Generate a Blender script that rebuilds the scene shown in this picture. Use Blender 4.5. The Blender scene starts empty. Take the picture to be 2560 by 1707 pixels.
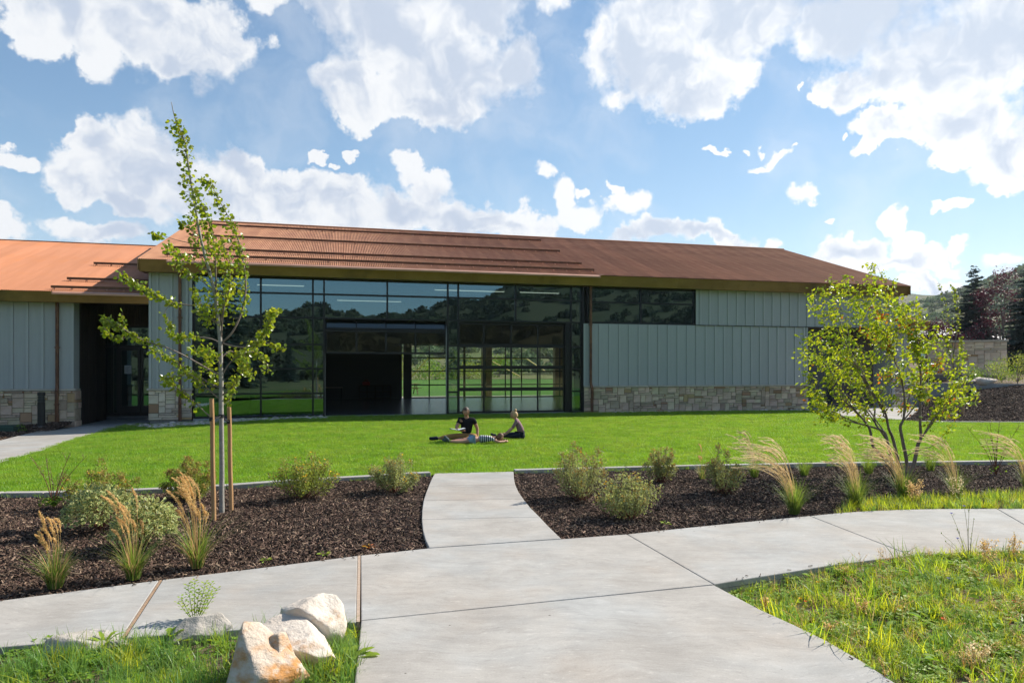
import bpy, bmesh, math, random
import numpy as np
from mathutils import Vector, Matrix, noise as mnoise

C = bpy.context.scene.collection
S = bpy.context.scene
# ---------------------------------------------------------------- camera, sky, sun, exposure
EYE = 1.8
cam_d = bpy.data.cameras.new('camera')
cam = bpy.data.objects.new('camera', cam_d); C.objects.link(cam)
cam.location = (0, 0, EYE); cam.rotation_euler = (math.radians(90), 0, 0)
cam_d.sensor_width = 36; cam_d.lens = 24.0; cam_d.shift_y = 69.5 / 2560
cam_d.clip_start = .05; cam_d.clip_end = 6000
S.camera = cam
SUNV = Vector((1.05, .657, 1.0)).normalized()
sd = bpy.data.lights.new('sun', 'SUN'); sd.energy = 5.0; sd.angle = math.radians(.5); sd.color = (1, .94, .84)
sun = bpy.data.objects.new('sun', sd); C.objects.link(sun)
sun.rotation_euler = SUNV.to_track_quat('Z', 'Y').to_euler(); sun.location = SUNV * 60
S.view_settings.view_transform = 'Standard'; S.view_settings.look = 'None'
S.view_settings.gamma = 1; S.view_settings.use_curve_mapping = False
S.view_settings.exposure = .56
S.render.engine = 'CYCLES'
S.cycles.max_bounces = 10; S.cycles.diffuse_bounces = 4; S.cycles.glossy_bounces = 4
S.cycles.transmission_bounces = 6; S.cycles.transparent_max_bounces = 16
S.cycles.sample_clamp_indirect = 6
FPX, HY, CX = 1707.0, 923.0, 1280.0
K = 2560 / 2352            # photo pixels per pixel of the view the coordinates were read from
A = math.atan2(1707, 6787); UX, UY = math.cos(A), math.sin(A)
P0 = (3.2621, 28.5558)     # foot of the hall's front wall; x runs along the wall, y into the building

def node(nt, t, **k):
    n = nt.nodes.new(t)
    for a, b in k.items():
        if a == 'inp':
            for i, v in b.items():
                if hasattr(v, 'links'): nt.links.new(v, n.inputs[i])
                else: n.inputs[i].default_value = v
        else: setattr(n, a, b)
    return n
def mth(nt, op, a, b=None, c=None, clamp=False):
    d = {0: a}
    if b is not None: d[1] = b
    if c is not None: d[2] = c
    return node(nt, 'ShaderNodeMath', operation=op, use_clamp=clamp, inp=d).outputs[0]
def mixc(nt, f, a, b, mode='MIX'):
    n = node(nt, 'ShaderNodeMix', data_type='RGBA', blend_type=mode, inp={0: f, 6: a, 7: b})
    return n.outputs[2]
def maprange(nt, v, a, b, c=0., d=1., smooth=True):
    n = node(nt, 'ShaderNodeMapRange', interpolation_type='SMOOTHSTEP' if smooth else 'LINEAR',
             inp={0: v, 1: a, 2: b, 3: c, 4: d})
    return n.outputs[0]

def pix_dir(x, y):
    x *= K; y *= K
    d = Vector(((x - CX) / FPX, 1, (HY - y) / FPX)).normalized()
    return math.atan2(d.x, d.y), math.asin(d.z)

# cloud masses seen in the sky: x, y, half width, half height, tilt (degrees)
CLOUDS = [
 (140,10,140,85,20),(330,60,240,105,8),(470,105,150,90,-10),(100,60,70,70,30),(230,130,80,60,20),(400,165,90,38,0),(610,-20,80,40,0),
 (765,10,105,80,20),(890,60,220,110,10),(980,120,290,120,8),(800,205,110,75,15),(850,250,70,34,0),(1010,230,180,58,0),(1165,160,105,72,-12),(1080,10,180,80,0),
 (1262,-5,36,50,30),(1375,115,45,95,30),(1460,90,105,110,0),(1530,150,160,95,10),(1600,215,95,62,0),(1420,215,60,35,30),(1700,50,220,90,0),(1560,10,220,80,0),(1690,160,60,50,20),
 (1960,40,190,85,0),(2130,140,250,130,10),(1950,205,100,45,8),(1890,225,30,30,0),(2280,60,230,170,0),(2210,280,170,95,10),(2330,360,140,75,0),(2040,310,110,42,10),(1975,345,38,20,20),(2300,430,75,20,0),(2160,370,60,30,0),
 (210,310,95,55,-10),(320,300,60,50,30),(330,390,220,105,0),(170,425,95,45,25),(300,470,130,38,10),(500,440,190,95,5),(560,370,110,50,20),(680,450,120,80,10),(790,470,140,68,0),(930,470,140,64,0),(950,375,58,42,30),(1000,420,50,40,20),(1080,500,110,55,0),(1190,515,95,52,0),
 (1300,445,36,42,10),(1330,485,70,34,10),(1445,465,46,34,20),(1405,440,14,18,0),(1245,400,26,16,-30),(1350,430,18,10,0),(1500,535,140,34,0),(1620,540,95,30,0),(1760,555,26,18,0),
 (10,515,80,48,15),(150,520,60,30,20),(240,540,110,34,0),(40,355,62,18,10),(728,355,22,14,30),(806,355,20,14,0),(765,375,18,8,40),
 (1757,350,15,9,0),(1785,372,32,13,0),(1750,386,40,12,0),(1818,358,12,7,0),(1655,352,16,7,0),(1708,352,12,6,0),(1830,452,38,26,5),(1838,205,9,7,-50),(1925,325,9,7,0),(1905,500,18,5,0),
 (1950,565,95,44,0),(2068,500,34,50,-15),(2090,560,50,45,0),(2050,600,140,26,0),(2190,568,46,16,-12),(2320,600,70,22,-10),(2180,475,26,13,15),(2130,645,100,22,10),(2300,640,90,14,0),
]
world = bpy.data.worlds.new('World'); S.world = world; world.use_nodes = True
def build_world():
    nt = world.node_tree; nt.nodes.clear()
    out = node(nt, 'ShaderNodeOutputWorld')
    sky = node(nt, 'ShaderNodeTexSky', sky_type='NISHITA', sun_disc=False, altitude=1900, air_density=1.15, dust_density=.2, ozone_density=1.1)
    sky.sun_elevation = math.asin(SUNV.z); sky.sun_rotation = math.atan2(SUNV.x, SUNV.y)
    tc = node(nt, 'ShaderNodeTexCoord').outputs['Generated']
    sp = node(nt, 'ShaderNodeSeparateXYZ', inp={0: tc}).outputs
    az = mth(nt, 'ARCTAN2', sp[0], sp[1]); el = mth(nt, 'ARCSINE', sp[2])
    uv = node(nt, 'ShaderNodeCombineXYZ', inp={0: az, 1: el}).outputs[0]
    def nz(scale, detail, rough, off=0., vec=uv):
        v = node(nt, 'ShaderNodeVectorMath', operation='ADD', inp={0: vec, 1: (off, off * .7, off * .3)}).outputs[0]
        return node(nt, 'ShaderNodeTexNoise', inp={'Vector': v, 'Scale': scale, 'Detail': detail, 'Roughness': rough}).outputs
    def warp(vec, n, amp):
        c = node(nt, 'ShaderNodeVectorMath', operation='SUBTRACT', inp={0: n, 1: (.5, .5, .5)}).outputs[0]
        c = node(nt, 'ShaderNodeVectorMath', operation='MULTIPLY', inp={0: c, 1: (amp, amp, 0)}).outputs[0]
        return node(nt, 'ShaderNodeVectorMath', operation='ADD', inp={0: vec, 1: c}).outputs[0]
    w1 = warp(uv, nz(13, 3, .5)['Color'], .10)
    w2 = warp(w1, nz(48, 5, .62, 3.1)['Color'], .036)
    # each cloud is a frayed ellipse; tilted ones use coordinates turned once for the whole group
    cur = big = None
    wx, wy, _ = node(nt, 'ShaderNodeSeparateXYZ', inp={0: w2}).outputs
    half = node(nt, 'ShaderNodeMix', data_type='VECTOR', inp={0: .78, 4: uv, 5: w2}).outputs[1]   # small clouds fray less
    hx, hy, _ = node(nt, 'ShaderNodeSeparateXYZ', inp={0: half}).outputs
    turned = {0: (wx, wy)}
    for q in (-30, -15, 15, 30):
        c_, s_ = math.cos(math.radians(q)), math.sin(math.radians(q))
        turned[q] = (mth(nt, 'MULTIPLY_ADD', wx, c_, mth(nt, 'MULTIPLY', wy, -s_)), mth(nt, 'MULTIPLY_ADD', wx, s_, mth(nt, 'MULTIPLY', wy, c_)))
    for (x, y, rx, ry, rot) in sorted(CLOUDS, key=lambda c: c[2] < 85):
        a0, e0 = pix_dir(x, y)
        h = rx * K / FPX * math.cos(a0) ** 2; v = ry * K / FPX * math.cos(a0)
        q = max(-30, min(30, 15 * round(rot / 15))) if rx >= 85 else 0
        c_, s_ = math.cos(math.radians(q)), math.sin(math.radians(q))
        a1, e1 = a0 * c_ - e0 * s_, a0 * s_ + e0 * c_
        last = cur if rx < 85 else big
        last = last if last is not None else (cur if cur is not None else big)
        vv = node(nt, 'ShaderNodeCombineXYZ', inp={0: turned[q][0] if rx >= 85 else hx, 1: turned[q][1] if rx >= 85 else hy, 2: 0. if last is None else last}).outputs[0]   # one after the other keeps the shader stack small
        m = node(nt, 'ShaderNodeVectorMath', operation='MULTIPLY_ADD', inp={0: vv, 1: (1 / h, 1 / v, 0), 2: (-a1 / h, -e1 / v, 0)}).outputs[0]
        L = node(nt, 'ShaderNodeVectorMath', operation='LENGTH', inp={0: m}).outputs['Value']
        if rx < 85: cur = L if cur is None else mth(nt, 'SMOOTH_MIN', cur, L, .2)
        else: big = L if big is None else mth(nt, 'SMOOTH_MIN', big, L, .2)
    Fb = mth(nt, 'SUBTRACT', 1.0, big); cur = mth(nt, 'SMOOTH_MIN', cur, big, .2)
    F = mth(nt, 'SUBTRACT', 1.0, cur)
    # clouds of the same kind over the rest of the sky
    zz = mth(nt, 'ADD', mth(nt, 'MAXIMUM', sp[2], 0.), .22)
    pl = node(nt, 'ShaderNodeCombineXYZ', inp={0: mth(nt, 'DIVIDE', sp[0], zz), 1: mth(nt, 'DIVIDE', sp[1], zz)}).outputs[0]
    g = nz(1.1, 9, .58, 7.7, pl)['Fac']
    G = maprange(nt, g, .54, .74, -.2, .9, False)
    front = mth(nt, 'MULTIPLY', maprange(nt, mth(nt, 'ABSOLUTE', az), .74, .86, 1, 0), maprange(nt, el, .50, .60, 1, 0))
    behind = maprange(nt, sp[1], -.45, .1, .35, 0.)
    G = mth(nt, 'SUBTRACT', G, behind)
    G = mth(nt, 'MULTIPLY', G, maprange(nt, el, .02, .12))
    F = node(nt, 'ShaderNodeMix', data_type='FLOAT', inp={0: front, 2: G, 3: F}).outputs[0]
    fine = nz(52, 8, .68, 1.3)['Fac']
    Fn = mth(nt, 'ADD', F, mth(nt, 'MULTIPLY', mth(nt, 'SUBTRACT', fine, .5), .75))
    low = nz(6.5, 3, .5, 2.2)['Fac']
    dens = maprange(nt, Fn, -.06, mth(nt, 'MULTIPLY_ADD', maprange(nt, low, .38, .62), .42, .20))   # crisp here, feathered there
    dens = mth(nt, 'MULTIPLY', dens, maprange(nt, el, -.02, .03))
    veil = maprange(nt, nz(4.2, 6, .6, 8.4, w1)['Fac'], .46, .78, 0, .42)
    veil = mth(nt, 'MULTIPLY', veil, maprange(nt, sp[1], -.2, .3)); dens = mth(nt, 'MAXIMUM', dens, mth(nt, 'MULTIPLY', veil, maprange(nt, el, -.02, .08)))
    # body of the cloud: grey where it is deep, lifted by billows that face the sun
    bil = nz(17, 6, .58, 5.2, w1)['Fac']
    off = node(nt, 'ShaderNodeVectorMath', operation='ADD', inp={0: w1, 1: (.016, .012, 0)}).outputs[0]
    bil2 = nz(17, 6, .58, 5.2, off)['Fac']
    relief = mth(nt, 'SUBTRACT', bil2, bil)
    th = mth(nt, 'ADD', mth(nt, 'MULTIPLY', node(nt, 'ShaderNodeMix', data_type='FLOAT', inp={0: front, 2: G, 3: Fb}).outputs[0], .85), mth(nt, 'MULTIPLY', mth(nt, 'SUBTRACT', low, .5), 1.3))
    th = mth(nt, 'ADD', th, mth(nt, 'ADD', mth(nt, 'MULTIPLY', mth(nt, 'SUBTRACT', bil, .5), .9), mth(nt, 'MULTIPLY', relief, 2.2)))
    thick = maprange(nt, th, -.04, .84)
    sdot = node(nt, 'ShaderNodeVectorMath', operation='DOT_PRODUCT', inp={0: tc, 1: tuple(SUNV)}).outputs['Value']
    near = maprange(nt, sdot, .35, .98)
    gray = mixc(nt, near, (.385, .440, .535, 1), (.46, .52, .61, 1))
    white = mixc(nt, near, (.63, .645, .665, 1), (.76, .765, .77, 1))
    ccol = mixc(nt, thick, white, gray)
    skc = node(nt, 'ShaderNodeVectorMath', operation='SCALE', inp={0: sky.outputs[0], 3: SKY_S}).outputs[0]
    soft = node(nt, 'ShaderNodeVectorMath', operation='MULTIPLY_ADD', inp={0: skc, 1: (.5, .5, .5), 2: (1, 1, 1)}).outputs[0]
    skc = node(nt, 'ShaderNodeVectorMath', operation='DIVIDE', inp={0: skc, 1: soft}).outputs[0]   # holds back the glare low in the sky
    hs = node(nt, 'ShaderNodeHueSaturation', inp={0: .497, 1: 1.12, 2: 1.04, 4: skc}).outputs[0]
    col = mixc(nt, dens, hs, ccol)
    bg = node(nt, 'ShaderNodeBackground', inp={0: col, 1: 1.0})
    nt.links.new(bg.outputs[0], out.inputs[0])
SKY_S = .135
build_world()
# ---------------------------------------------------------------- helpers
def ground_z(x, y):
    """the ground falls a little towards the left end of the hall"""
    s = (x - P0[0]) * UX + (y - P0[1]) * UY; o = -(x - P0[0]) * UY + (y - P0[1]) * UX
    def ss(a, b, v):
        t = min(1, max(0, (v - a) / (b - a))); return t * t * (3 - 2 * t)
    return -.24 * ss(-11.5, -19.5, s) * ss(-11, -4, o)
def at(x, y, z=None, dz=0.):
    """point of the ground (or of the level z) that stands at view coordinate x, y"""
    x *= K; y *= K; zz = 0. if z is None else z
    for _ in range(8 if z is None else 1):
        d = (EYE - zz) * FPX / (y - HY); X = (x - CX) / FPX * d
        if z is None: zz = ground_z(X, d) + dz
    return Vector((X, d, zz))
def far(x, y, d):
    """point at distance d in front of the eye"""
    return Vector(((x * K - CX) / FPX * d, d, EYE - (y * K - HY) / FPX * d))

class MB:
    def __init__(s): s.v = []; s.f = []; s.m = []
    def face(s, pts, m=0):
        n = len(s.v); s.v += [tuple(p) for p in pts]; s.f.append(tuple(range(n, n + len(pts)))); s.m.append(m); return s
    def box(s, a, b, m=0, skip=()):
        x0, y0, z0 = a; x1, y1, z1 = b; n = len(s.v)
        s.v += [(x0,y0,z0),(x1,y0,z0),(x1,y1,z0),(x0,y1,z0),(x0,y0,z1),(x1,y0,z1),(x1,y1,z1),(x0,y1,z1)]
        for k, q in enumerate([(0,3,2,1),(4,5,6,7),(0,1,5,4),(1,2,6,5),(2,3,7,6),(3,0,4,7)]):
            if k not in skip: s.f.append(tuple(n + i for i in q)); s.m.append(m)
        return s
    def bar(s, p, q, w, h=None, m=0, up=(0, 0, 1)):
        p, q = Vector(p), Vector(q); d = (q - p).normalized(); up = Vector(up)
        if abs(d.dot(up)) > .99: up = Vector((1, 0, 0))
        x = d.cross(up).normalized() * w / 2; z = x.cross(d).normalized() * (h or w) / 2; n = len(s.v)
        for c in (p, q): s.v += [tuple(c - x - z), tuple(c + x - z), tuple(c + x + z), tuple(c - x + z)]
        for k in ((0,1,2,3),(7,6,5,4),(0,4,5,1),(1,5,6,2),(2,6,7,3),(3,7,4,0)): s.f.append(tuple(n + i for i in k)); s.m.append(m)
        return s
    def tube(s, pts, rad, sides=6, m=0, cap=True):
        pts = [Vector(p) for p in pts]; n0 = len(s.v); L = len(pts)
        if not hasattr(rad, '__len__'): rad = [rad] * L
        prev = None
        for i, p in enumerate(pts):
            d = (pts[min(i + 1, L - 1)] - pts[max(i - 1, 0)])
            d = d.normalized() if d.length > 1e-9 else Vector((0, 0, 1))
            if prev is None: x = d.orthogonal().normalized()
            else:
                x = prev - d * prev.dot(d); x = x.normalized() if x.length > 1e-6 else d.orthogonal().normalized()
            prev = x; y = d.cross(x)
            for k in range(sides):
                a = 2 * math.pi * k / sides; s.v.append(tuple(p + (x * math.cos(a) + y * math.sin(a)) * rad[i]))
        for i in range(L - 1):
            for k in range(sides):
                a, b = n0 + i * sides + k, n0 + i * sides + (k + 1) % sides
                s.f.append((a, b, b + sides, a + sides)); s.m.append(m)
        if cap:
            s.f.append(tuple(n0 + k for k in reversed(range(sides)))); s.m.append(m)
            s.f.append(tuple(n0 + (L - 1) * sides + k for k in range(sides))); s.m.append(m)
        return s
    def prism(s, poly, z0, z1, m=0):
        n = len(s.v); L = len(poly)
        s.v += [(p[0], p[1], z0 + (p[2] if len(p) > 2 else 0)) for p in poly] + [(p[0], p[1], z1 + (p[2] if len(p) > 2 else 0)) for p in poly]
        s.f.append(tuple(range(n + L, n + 2 * L))); s.m.append(m)
        for i in range(L):
            j = (i + 1) % L; s.f.append((n + i, n + j, n + L + j, n + L + i)); s.m.append(m)
        return s
    def ribbon(s, pts, widths, side, m=0):
        n = len(s.v); side = Vector(side)
        for p, w in zip(pts, widths):
            s.v += [tuple(Vector(p) - side * w / 2), tuple(Vector(p) + side * w / 2)]
        for i in range(len(pts) - 1):
            s.f.append((n + 2*i, n + 2*i + 1, n + 2*i + 3, n + 2*i + 2)); s.m.append(m)
        return s
    def add(s, other, mat=None, m=None):
        n = len(s.v); s.v += [tuple(mat @ Vector(p)) for p in other.v] if mat else other.v
        s.f += [tuple(n + i for i in q) for q in other.f]; s.m += other.m if m is None else [m] * len(other.f)
        return s
    def mesh(s, name, mats, smooth=False):
        me = bpy.data.meshes.new(name); me.from_pydata(s.v, [], s.f)
        for q in (mats if isinstance(mats, (list, tuple)) else [mats]): me.materials.append(q)
        if any(s.m): me.polygons.foreach_set('material_index', s.m)
        if smooth: me.polygons.foreach_set('use_smooth', [True] * len(s.f))
        me.update(); return me
    def build(s, name, mats, parent=None, smooth=False, bevel=0.):
        o = bpy.data.objects.new(name, s.mesh(name, mats, smooth)); C.objects.link(o)
        if parent: o.parent = parent
        if bevel:
            b = o.modifiers.new('bevel', 'BEVEL'); b.width = bevel; b.segments = 2; b.limit_method = 'ANGLE'
        return o
def tag(o, label=None, cat=None, group=None, kind=None):
    for k, v in (('label', label), ('category', cat), ('group', group), ('kind', kind)):
        if v: o[k] = v
    return o
def empty(name, loc=(0, 0, 0), rz=0., label=None, cat=None, group=None, kind=None, parent=None):
    o = bpy.data.objects.new(name, None); C.objects.link(o); o.location = loc; o.rotation_euler = (0, 0, rz); o.empty_display_size = .1
    if parent: o.parent = parent
    return tag(o, label, cat, group, kind)
def copy_tree(o, parent=None):
    c = o.copy(); C.objects.link(c); c.parent = parent
    for ch in [x for x in bpy.data.objects if x.parent == o]: copy_tree(ch, c)
    return c
def instance(name, mesh, parent=None, loc=(0, 0, 0), rz=0., scale=None):
    o = bpy.data.objects.new(name, mesh); C.objects.link(o); o.location = loc; o.rotation_euler = (0, 0, rz)
    if scale: o.scale = scale
    if parent: o.parent = parent
    return o

# ---------------------------------------------------------------- materials
def rgb(r, g, b): return (r, g, b, 1)
def mat(name, col, col2=None, scale=4., detail=6, rough=.6, metal=0., spec=.35, stretch=(1, 1, 1), lo=.35, hi=.65,
        bump=0., bscale=None, bstretch=None, trans=0., tcol=None, island=0., objvar=0., huevar=0., third=None, tscale=1., tlo=.55, thi=.7, coord='Object', bdetail=6, field=None, odd=None):
    m = bpy.data.materials.new(name); m.use_nodes = True; nt = m.node_tree
    nt.nodes.clear(); out = node(nt, 'ShaderNodeOutputMaterial')
    P = node(nt, 'ShaderNodeBsdfPrincipled', inp={'Roughness': rough, 'Metallic': metal, 'Specular IOR Level': spec})
    tc = node(nt, 'ShaderNodeTexCoord').outputs[coord]
    base = None
    if col2:
        mp = node(nt, 'ShaderNodeMapping', inp={0: tc, 3: stretch}).outputs[0]
        nz = node(nt, 'ShaderNodeTexNoise', inp={'Vector': mp, 'Scale': scale, 'Detail': detail, 'Roughness': .6}).outputs[0]
        base = mixc(nt, maprange(nt, nz, lo, hi), rgb(*col), rgb(*col2))
    if third:
        nz = node(nt, 'ShaderNodeTexNoise', inp={'Vector': tc, 'Scale': tscale, 'Detail': 5, 'Roughness': .6}).outputs[0]
        base = mixc(nt, maprange(nt, nz, tlo, thi), base or rgb(*col), rgb(*third))
    if field:   # slow change of tone over the ground, in world space
        ps = node(nt, 'ShaderNodeNewGeometry').outputs['Position']
        nz = node(nt, 'ShaderNodeTexNoise', inp={'Vector': ps, 'Scale': field[0], 'Detail': 5, 'Roughness': .65}).outputs[0]
        base = mixc(nt, maprange(nt, nz, .35, .68), base or rgb(*col), rgb(*field[1]))
    if odd:   # a share of the pieces is of another colour: (share, colour)
        r = node(nt, 'ShaderNodeObjectInfo').outputs['Random']; q = mth(nt, 'FRACT', mth(nt, 'MULTIPLY', r, 23.7))
        base = mixc(nt, mth(nt, 'LESS_THAN', q, odd[0]), base or rgb(*col), rgb(*odd[1]))
    if island or objvar or huevar:
        r = node(nt, 'ShaderNodeNewGeometry').outputs['Random Per Island'] if (island or huevar and not objvar) else node(nt, 'ShaderNodeObjectInfo').outputs['Random']
        amt = island or objvar
        v = mth(nt, 'MULTIPLY_ADD', r, amt * 2, 1 - amt)
        r2 = mth(nt, 'FRACT', mth(nt, 'MULTIPLY', r, 7.31))
        h = mth(nt, 'MULTIPLY_ADD', r2, huevar * 2, .5 - huevar)
        hs = node(nt, 'ShaderNodeHueSaturation', inp={0: h, 2: v, 4: base if base is not None else rgb(*col)})
        base = hs.outputs[0]
    if base is not None: nt.links.new(base, P.inputs['Base Color'])
    else: P.inputs['Base Color'].default_value = rgb(*col)
    if bump:
        mp = node(nt, 'ShaderNodeMapping', inp={0: tc, 3: bstretch or stretch}).outputs[0]
        nz = node(nt, 'ShaderNodeTexNoise', inp={'Vector': mp, 'Scale': bscale or scale * 4, 'Detail': bdetail, 'Roughness': .65}).outputs[0]
        b = node(nt, 'ShaderNodeBump', inp={'Strength': 1., 'Distance': bump, 'Height': nz})
        nt.links.new(b.outputs[0], P.inputs['Normal'])
    if trans:
        T = node(nt, 'ShaderNodeBsdfTranslucent')
        if tcol:
            tb = mixc(nt, 1., base if base is not None else rgb(*col), rgb(*tcol), 'MULTIPLY'); nt.links.new(tb, T.inputs[0])
        elif base is not None: nt.links.new(base, T.inputs[0])
        else: T.inputs[0].default_value = rgb(*col)
        mx = node(nt, 'ShaderNodeMixShader', inp={0: trans, 1: P.outputs[0], 2: T.outputs[0]})
        nt.links.new(mx.outputs[0], out.inputs[0])
    else: nt.links.new(P.outputs[0], out.inputs[0])
    return m
def glass_mat(name, tint, refl, rcol, wav=0., wscale=1.2):
    m = bpy.data.materials.new(name); m.use_nodes = True; nt = m.node_tree; nt.nodes.clear()
    out = node(nt, 'ShaderNodeOutputMaterial')
    T = node(nt, 'ShaderNodeBsdfTransparent', inp={0: rgb(*tint)})
    G = node(nt, 'ShaderNodeBsdfGlossy', inp={0: rgb(*rcol), 1: .0})
    if wav:
        tc = node(nt, 'ShaderNodeTexCoord').outputs['Object']
        nz = node(nt, 'ShaderNodeTexNoise', inp={'Vector': tc, 'Scale': wscale, 'Detail': 1}).outputs[0]
        nt.links.new(node(nt, 'ShaderNodeBump', inp={'Strength': 1, 'Distance': wav, 'Height': nz}).outputs[0], G.inputs['Normal'])
    fr = node(nt, 'ShaderNodeFresnel', inp={0: 1.5}).outputs[0]
    f = mth(nt, 'MULTIPLY_ADD', fr, .8, refl, clamp=True)
    mx = node(nt, 'ShaderNodeMixShader', inp={0: f, 1: T.outputs[0], 2: G.outputs[0]})
    nt.links.new(mx.outputs[0], out.inputs[0]); return m

M = {}
M['siding'] = mat('siding', (.412, .408, .392), (.437, .433, .417), 3, rough=.75, spec=.2, stretch=(6, 1, .4), objvar=.035, bump=.0012, bscale=30, bstretch=(3, 1, .15))
M['stone'] = mat('stone', (.53, .385, .255), (.63, .485, .345), 3.2, rough=.85, spec=.2, objvar=.30, huevar=.022, odd=(.10, (.42, .27, .145)), third=(.42, .23, .10), tscale=5, tlo=.60, thi=.70, bump=.012, bscale=14)
M['pale_stone'] = mat('pale_stone', (.64, .49, .355), (.72, .59, .455), 3, rough=.85, spec=.2, objvar=.22, huevar=.015, odd=(.07, (.48, .31, .165)), third=(.48, .28, .12), tscale=5, tlo=.62, thi=.72, bump=.012, bscale=14)
M['mortar'] = mat('mortar', (.20, .18, .16), (.26, .235, .21), 20, rough=.95, spec=.1, bump=.004)
M['cap'] = mat('cap_stone', (.46, .39, .31), (.53, .46, .375), 4, rough=.85, spec=.2, objvar=.06, bump=.003)
M['rust'] = mat('rusted_steel', (.37, .172, .092), (.45, .225, .122), 1.3, detail=8, rough=.65, metal=.0, spec=.18, stretch=(2.2, .25, .25), objvar=.09, third=(.30, .13, .07), tscale=.5, tlo=.45, thi=.70)
M['rust_orange'] = mat('fresh_rusted_steel', (.385, .145, .058), (.44, .175, .078), 1.3, detail=8, rough=.55, spec=.4, stretch=(2.2, .25, .25), objvar=.08, third=(.43, .15, .04), tscale=.4, tlo=.45, thi=.70)
M['copper'] = mat('aged_copper', (.30, .165, .075), (.38, .215, .10), 1.5, rough=.42, metal=.75, spec=.5, stretch=(.6, 1, 1), objvar=.08, third=(.22, .13, .07), tscale=.8, tlo=.5, thi=.7, bump=.001, bscale=3)
M['bright_copper'] = mat('bright_copper', (.62, .33, .22), (.55, .28, .17), 2, rough=.4, metal=.35, spec=.5)
M['rust_dark'] = mat('dark_rust', (.13, .058, .03), (.20, .085, .04), 6, rough=.6, spec=.35, stretch=(1, 1, .3))
M['downspout'] = mat('downspout_rust', (.22, .10, .05), (.12, .05, .03), 5, rough=.55, metal=.3, spec=.4, stretch=(1, 1, .5), lo=.4, hi=.6)
M['frame'] = mat('dark_bronze_frame', (.018, .017, .018), rough=.35, metal=.3, spec=.5)
M['glass'] = glass_mat('tinted_glass', (.42, .48, .46), .19, (.56, .88, 1.), .004, .35)
M['door_glass'] = glass_mat('door_glass', (.86, .92, .88), .06, (.85, .95, .95), .008, .55)
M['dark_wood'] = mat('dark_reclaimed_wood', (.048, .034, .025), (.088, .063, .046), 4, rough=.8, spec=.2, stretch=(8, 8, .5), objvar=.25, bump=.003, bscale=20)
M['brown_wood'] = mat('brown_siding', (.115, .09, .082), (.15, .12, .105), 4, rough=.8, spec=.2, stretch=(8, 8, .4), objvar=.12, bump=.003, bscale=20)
M['interior'] = mat('charcoal_paint', (.10, .098, .095), rough=.8, spec=.2)
M['floor'] = mat('polished_concrete', (.11, .115, .12), (.15, .155, .16), 1.2, rough=.22, spec=.5)
M['timber'] = mat('timber_post', (.21, .15, .085), (.28, .205, .12), 5, rough=.75, spec=.25, stretch=(6, 6, .5), objvar=.1, bump=.004, bscale=20)
M['concrete'] = mat('concrete', (.330, .314, .293), (.405, .387, .362), 1.7, detail=9, rough=.85, spec=.22, lo=.3, hi=.7, third=(.37, .333, .296), tscale=.7, tlo=.48, thi=.72, bump=.0012, bscale=130, bstretch=(1, 1, 1), objvar=.05, coord='Object', bdetail=3)
M['concrete_side'] = mat('concrete_wall', (.30, .30, .30), (.36, .355, .35), 2, rough=.85, spec=.2, bump=.003, bscale=30)
M['joint_strip'] = mat('fibre_joint_strip', (.40, .30, .225), (.47, .365, .285), 30, rough=.9, spec=.1, bump=.003)
M['soil'] = mat('soil', (.115, .082, .056), (.20, .15, .105), 7, detail=10, rough=.95, spec=.1, bump=.02, bscale=22, third=(.24, .19, .14), tscale=26, tlo=.58, thi=.66)
M['mulch_base'] = mat('mulch_base', (.020, .013, .010), (.05, .032, .023), 30, rough=.95, spec=.1, bump=.02, bscale=60)
M['chip'] = mat('wood_chip', (.080, .049, .035), rough=.85, spec=.25, objvar=.85, huevar=.012)
M['chip_pale'] = mat('pale_wood_chip', (.24, .165, .115), rough=.85, spec=.25, objvar=.5, huevar=.012)
M['lawn_base'] = mat('lawn_base', (.07, .16, .012), (.09, .19, .014), 3, detail=8, rough=.9, spec=.1)
M['lawn'] = mat('lawn_blade', (.175, .315, .028), rough=.45, spec=.35, trans=.42, tcol=(1.9, 1.75, .8), objvar=.30, huevar=.012, field=(.9, (.235, .345, .05)))
M['wild'] = mat('wild_grass_blade', (.37, .45, .04), rough=.5, spec=.3, trans=.55, tcol=(1.6, 1.45, .8), objvar=.22, huevar=.022)
M['wild_blue'] = mat('blue_green_blade', (.165, .295, .07), rough=.42, spec=.4, trans=.45, tcol=(1.5, 1.4, .8), objvar=.22, huevar=.015)
M['reed_leaf'] = mat('reed_leaf', (.175, .255, .055), rough=.5, spec=.35, trans=.45, tcol=(1.5, 1.4, .8), island=.35, huevar=.02)
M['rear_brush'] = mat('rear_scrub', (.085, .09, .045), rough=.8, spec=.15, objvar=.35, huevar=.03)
M['batten'] = mat('lightened_siding_paint', (.452, .448, .43), rough=.75, spec=.2, objvar=.03)  # siding paint made lighter: sky light on the batten faces put into the colour
M['joint_dark'] = mat('weathered_joint_strip', (.26, .17, .11), (.36, .25, .17), 25, rough=.9, spec=.1)
M['straw'] = mat('straw', (.56, .38, .16), rough=.7, spec=.2, trans=.35, island=.25, huevar=.012)
M['seed'] = mat('tan_seed_head', (.80, .57, .26), rough=.8, spec=.15, trans=.5, island=.3, huevar=.012)
M['plume'] = mat('pale_plume', (.90, .76, .50), rough=.7, spec=.2, trans=.5, island=.2, huevar=.01)
M['aspen_leaf'] = mat('aspen_leaf', (.225, .305, .035), rough=.32, spec=.6, trans=.5, tcol=(1.7, 1.45, .5), island=.32, huevar=.022)
M['maple_leaf'] = mat('maple_leaf', (.275, .385, .032), rough=.42, spec=.45, trans=.52, tcol=(1.75, 1.4, .5), island=.30, huevar=.02)
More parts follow.
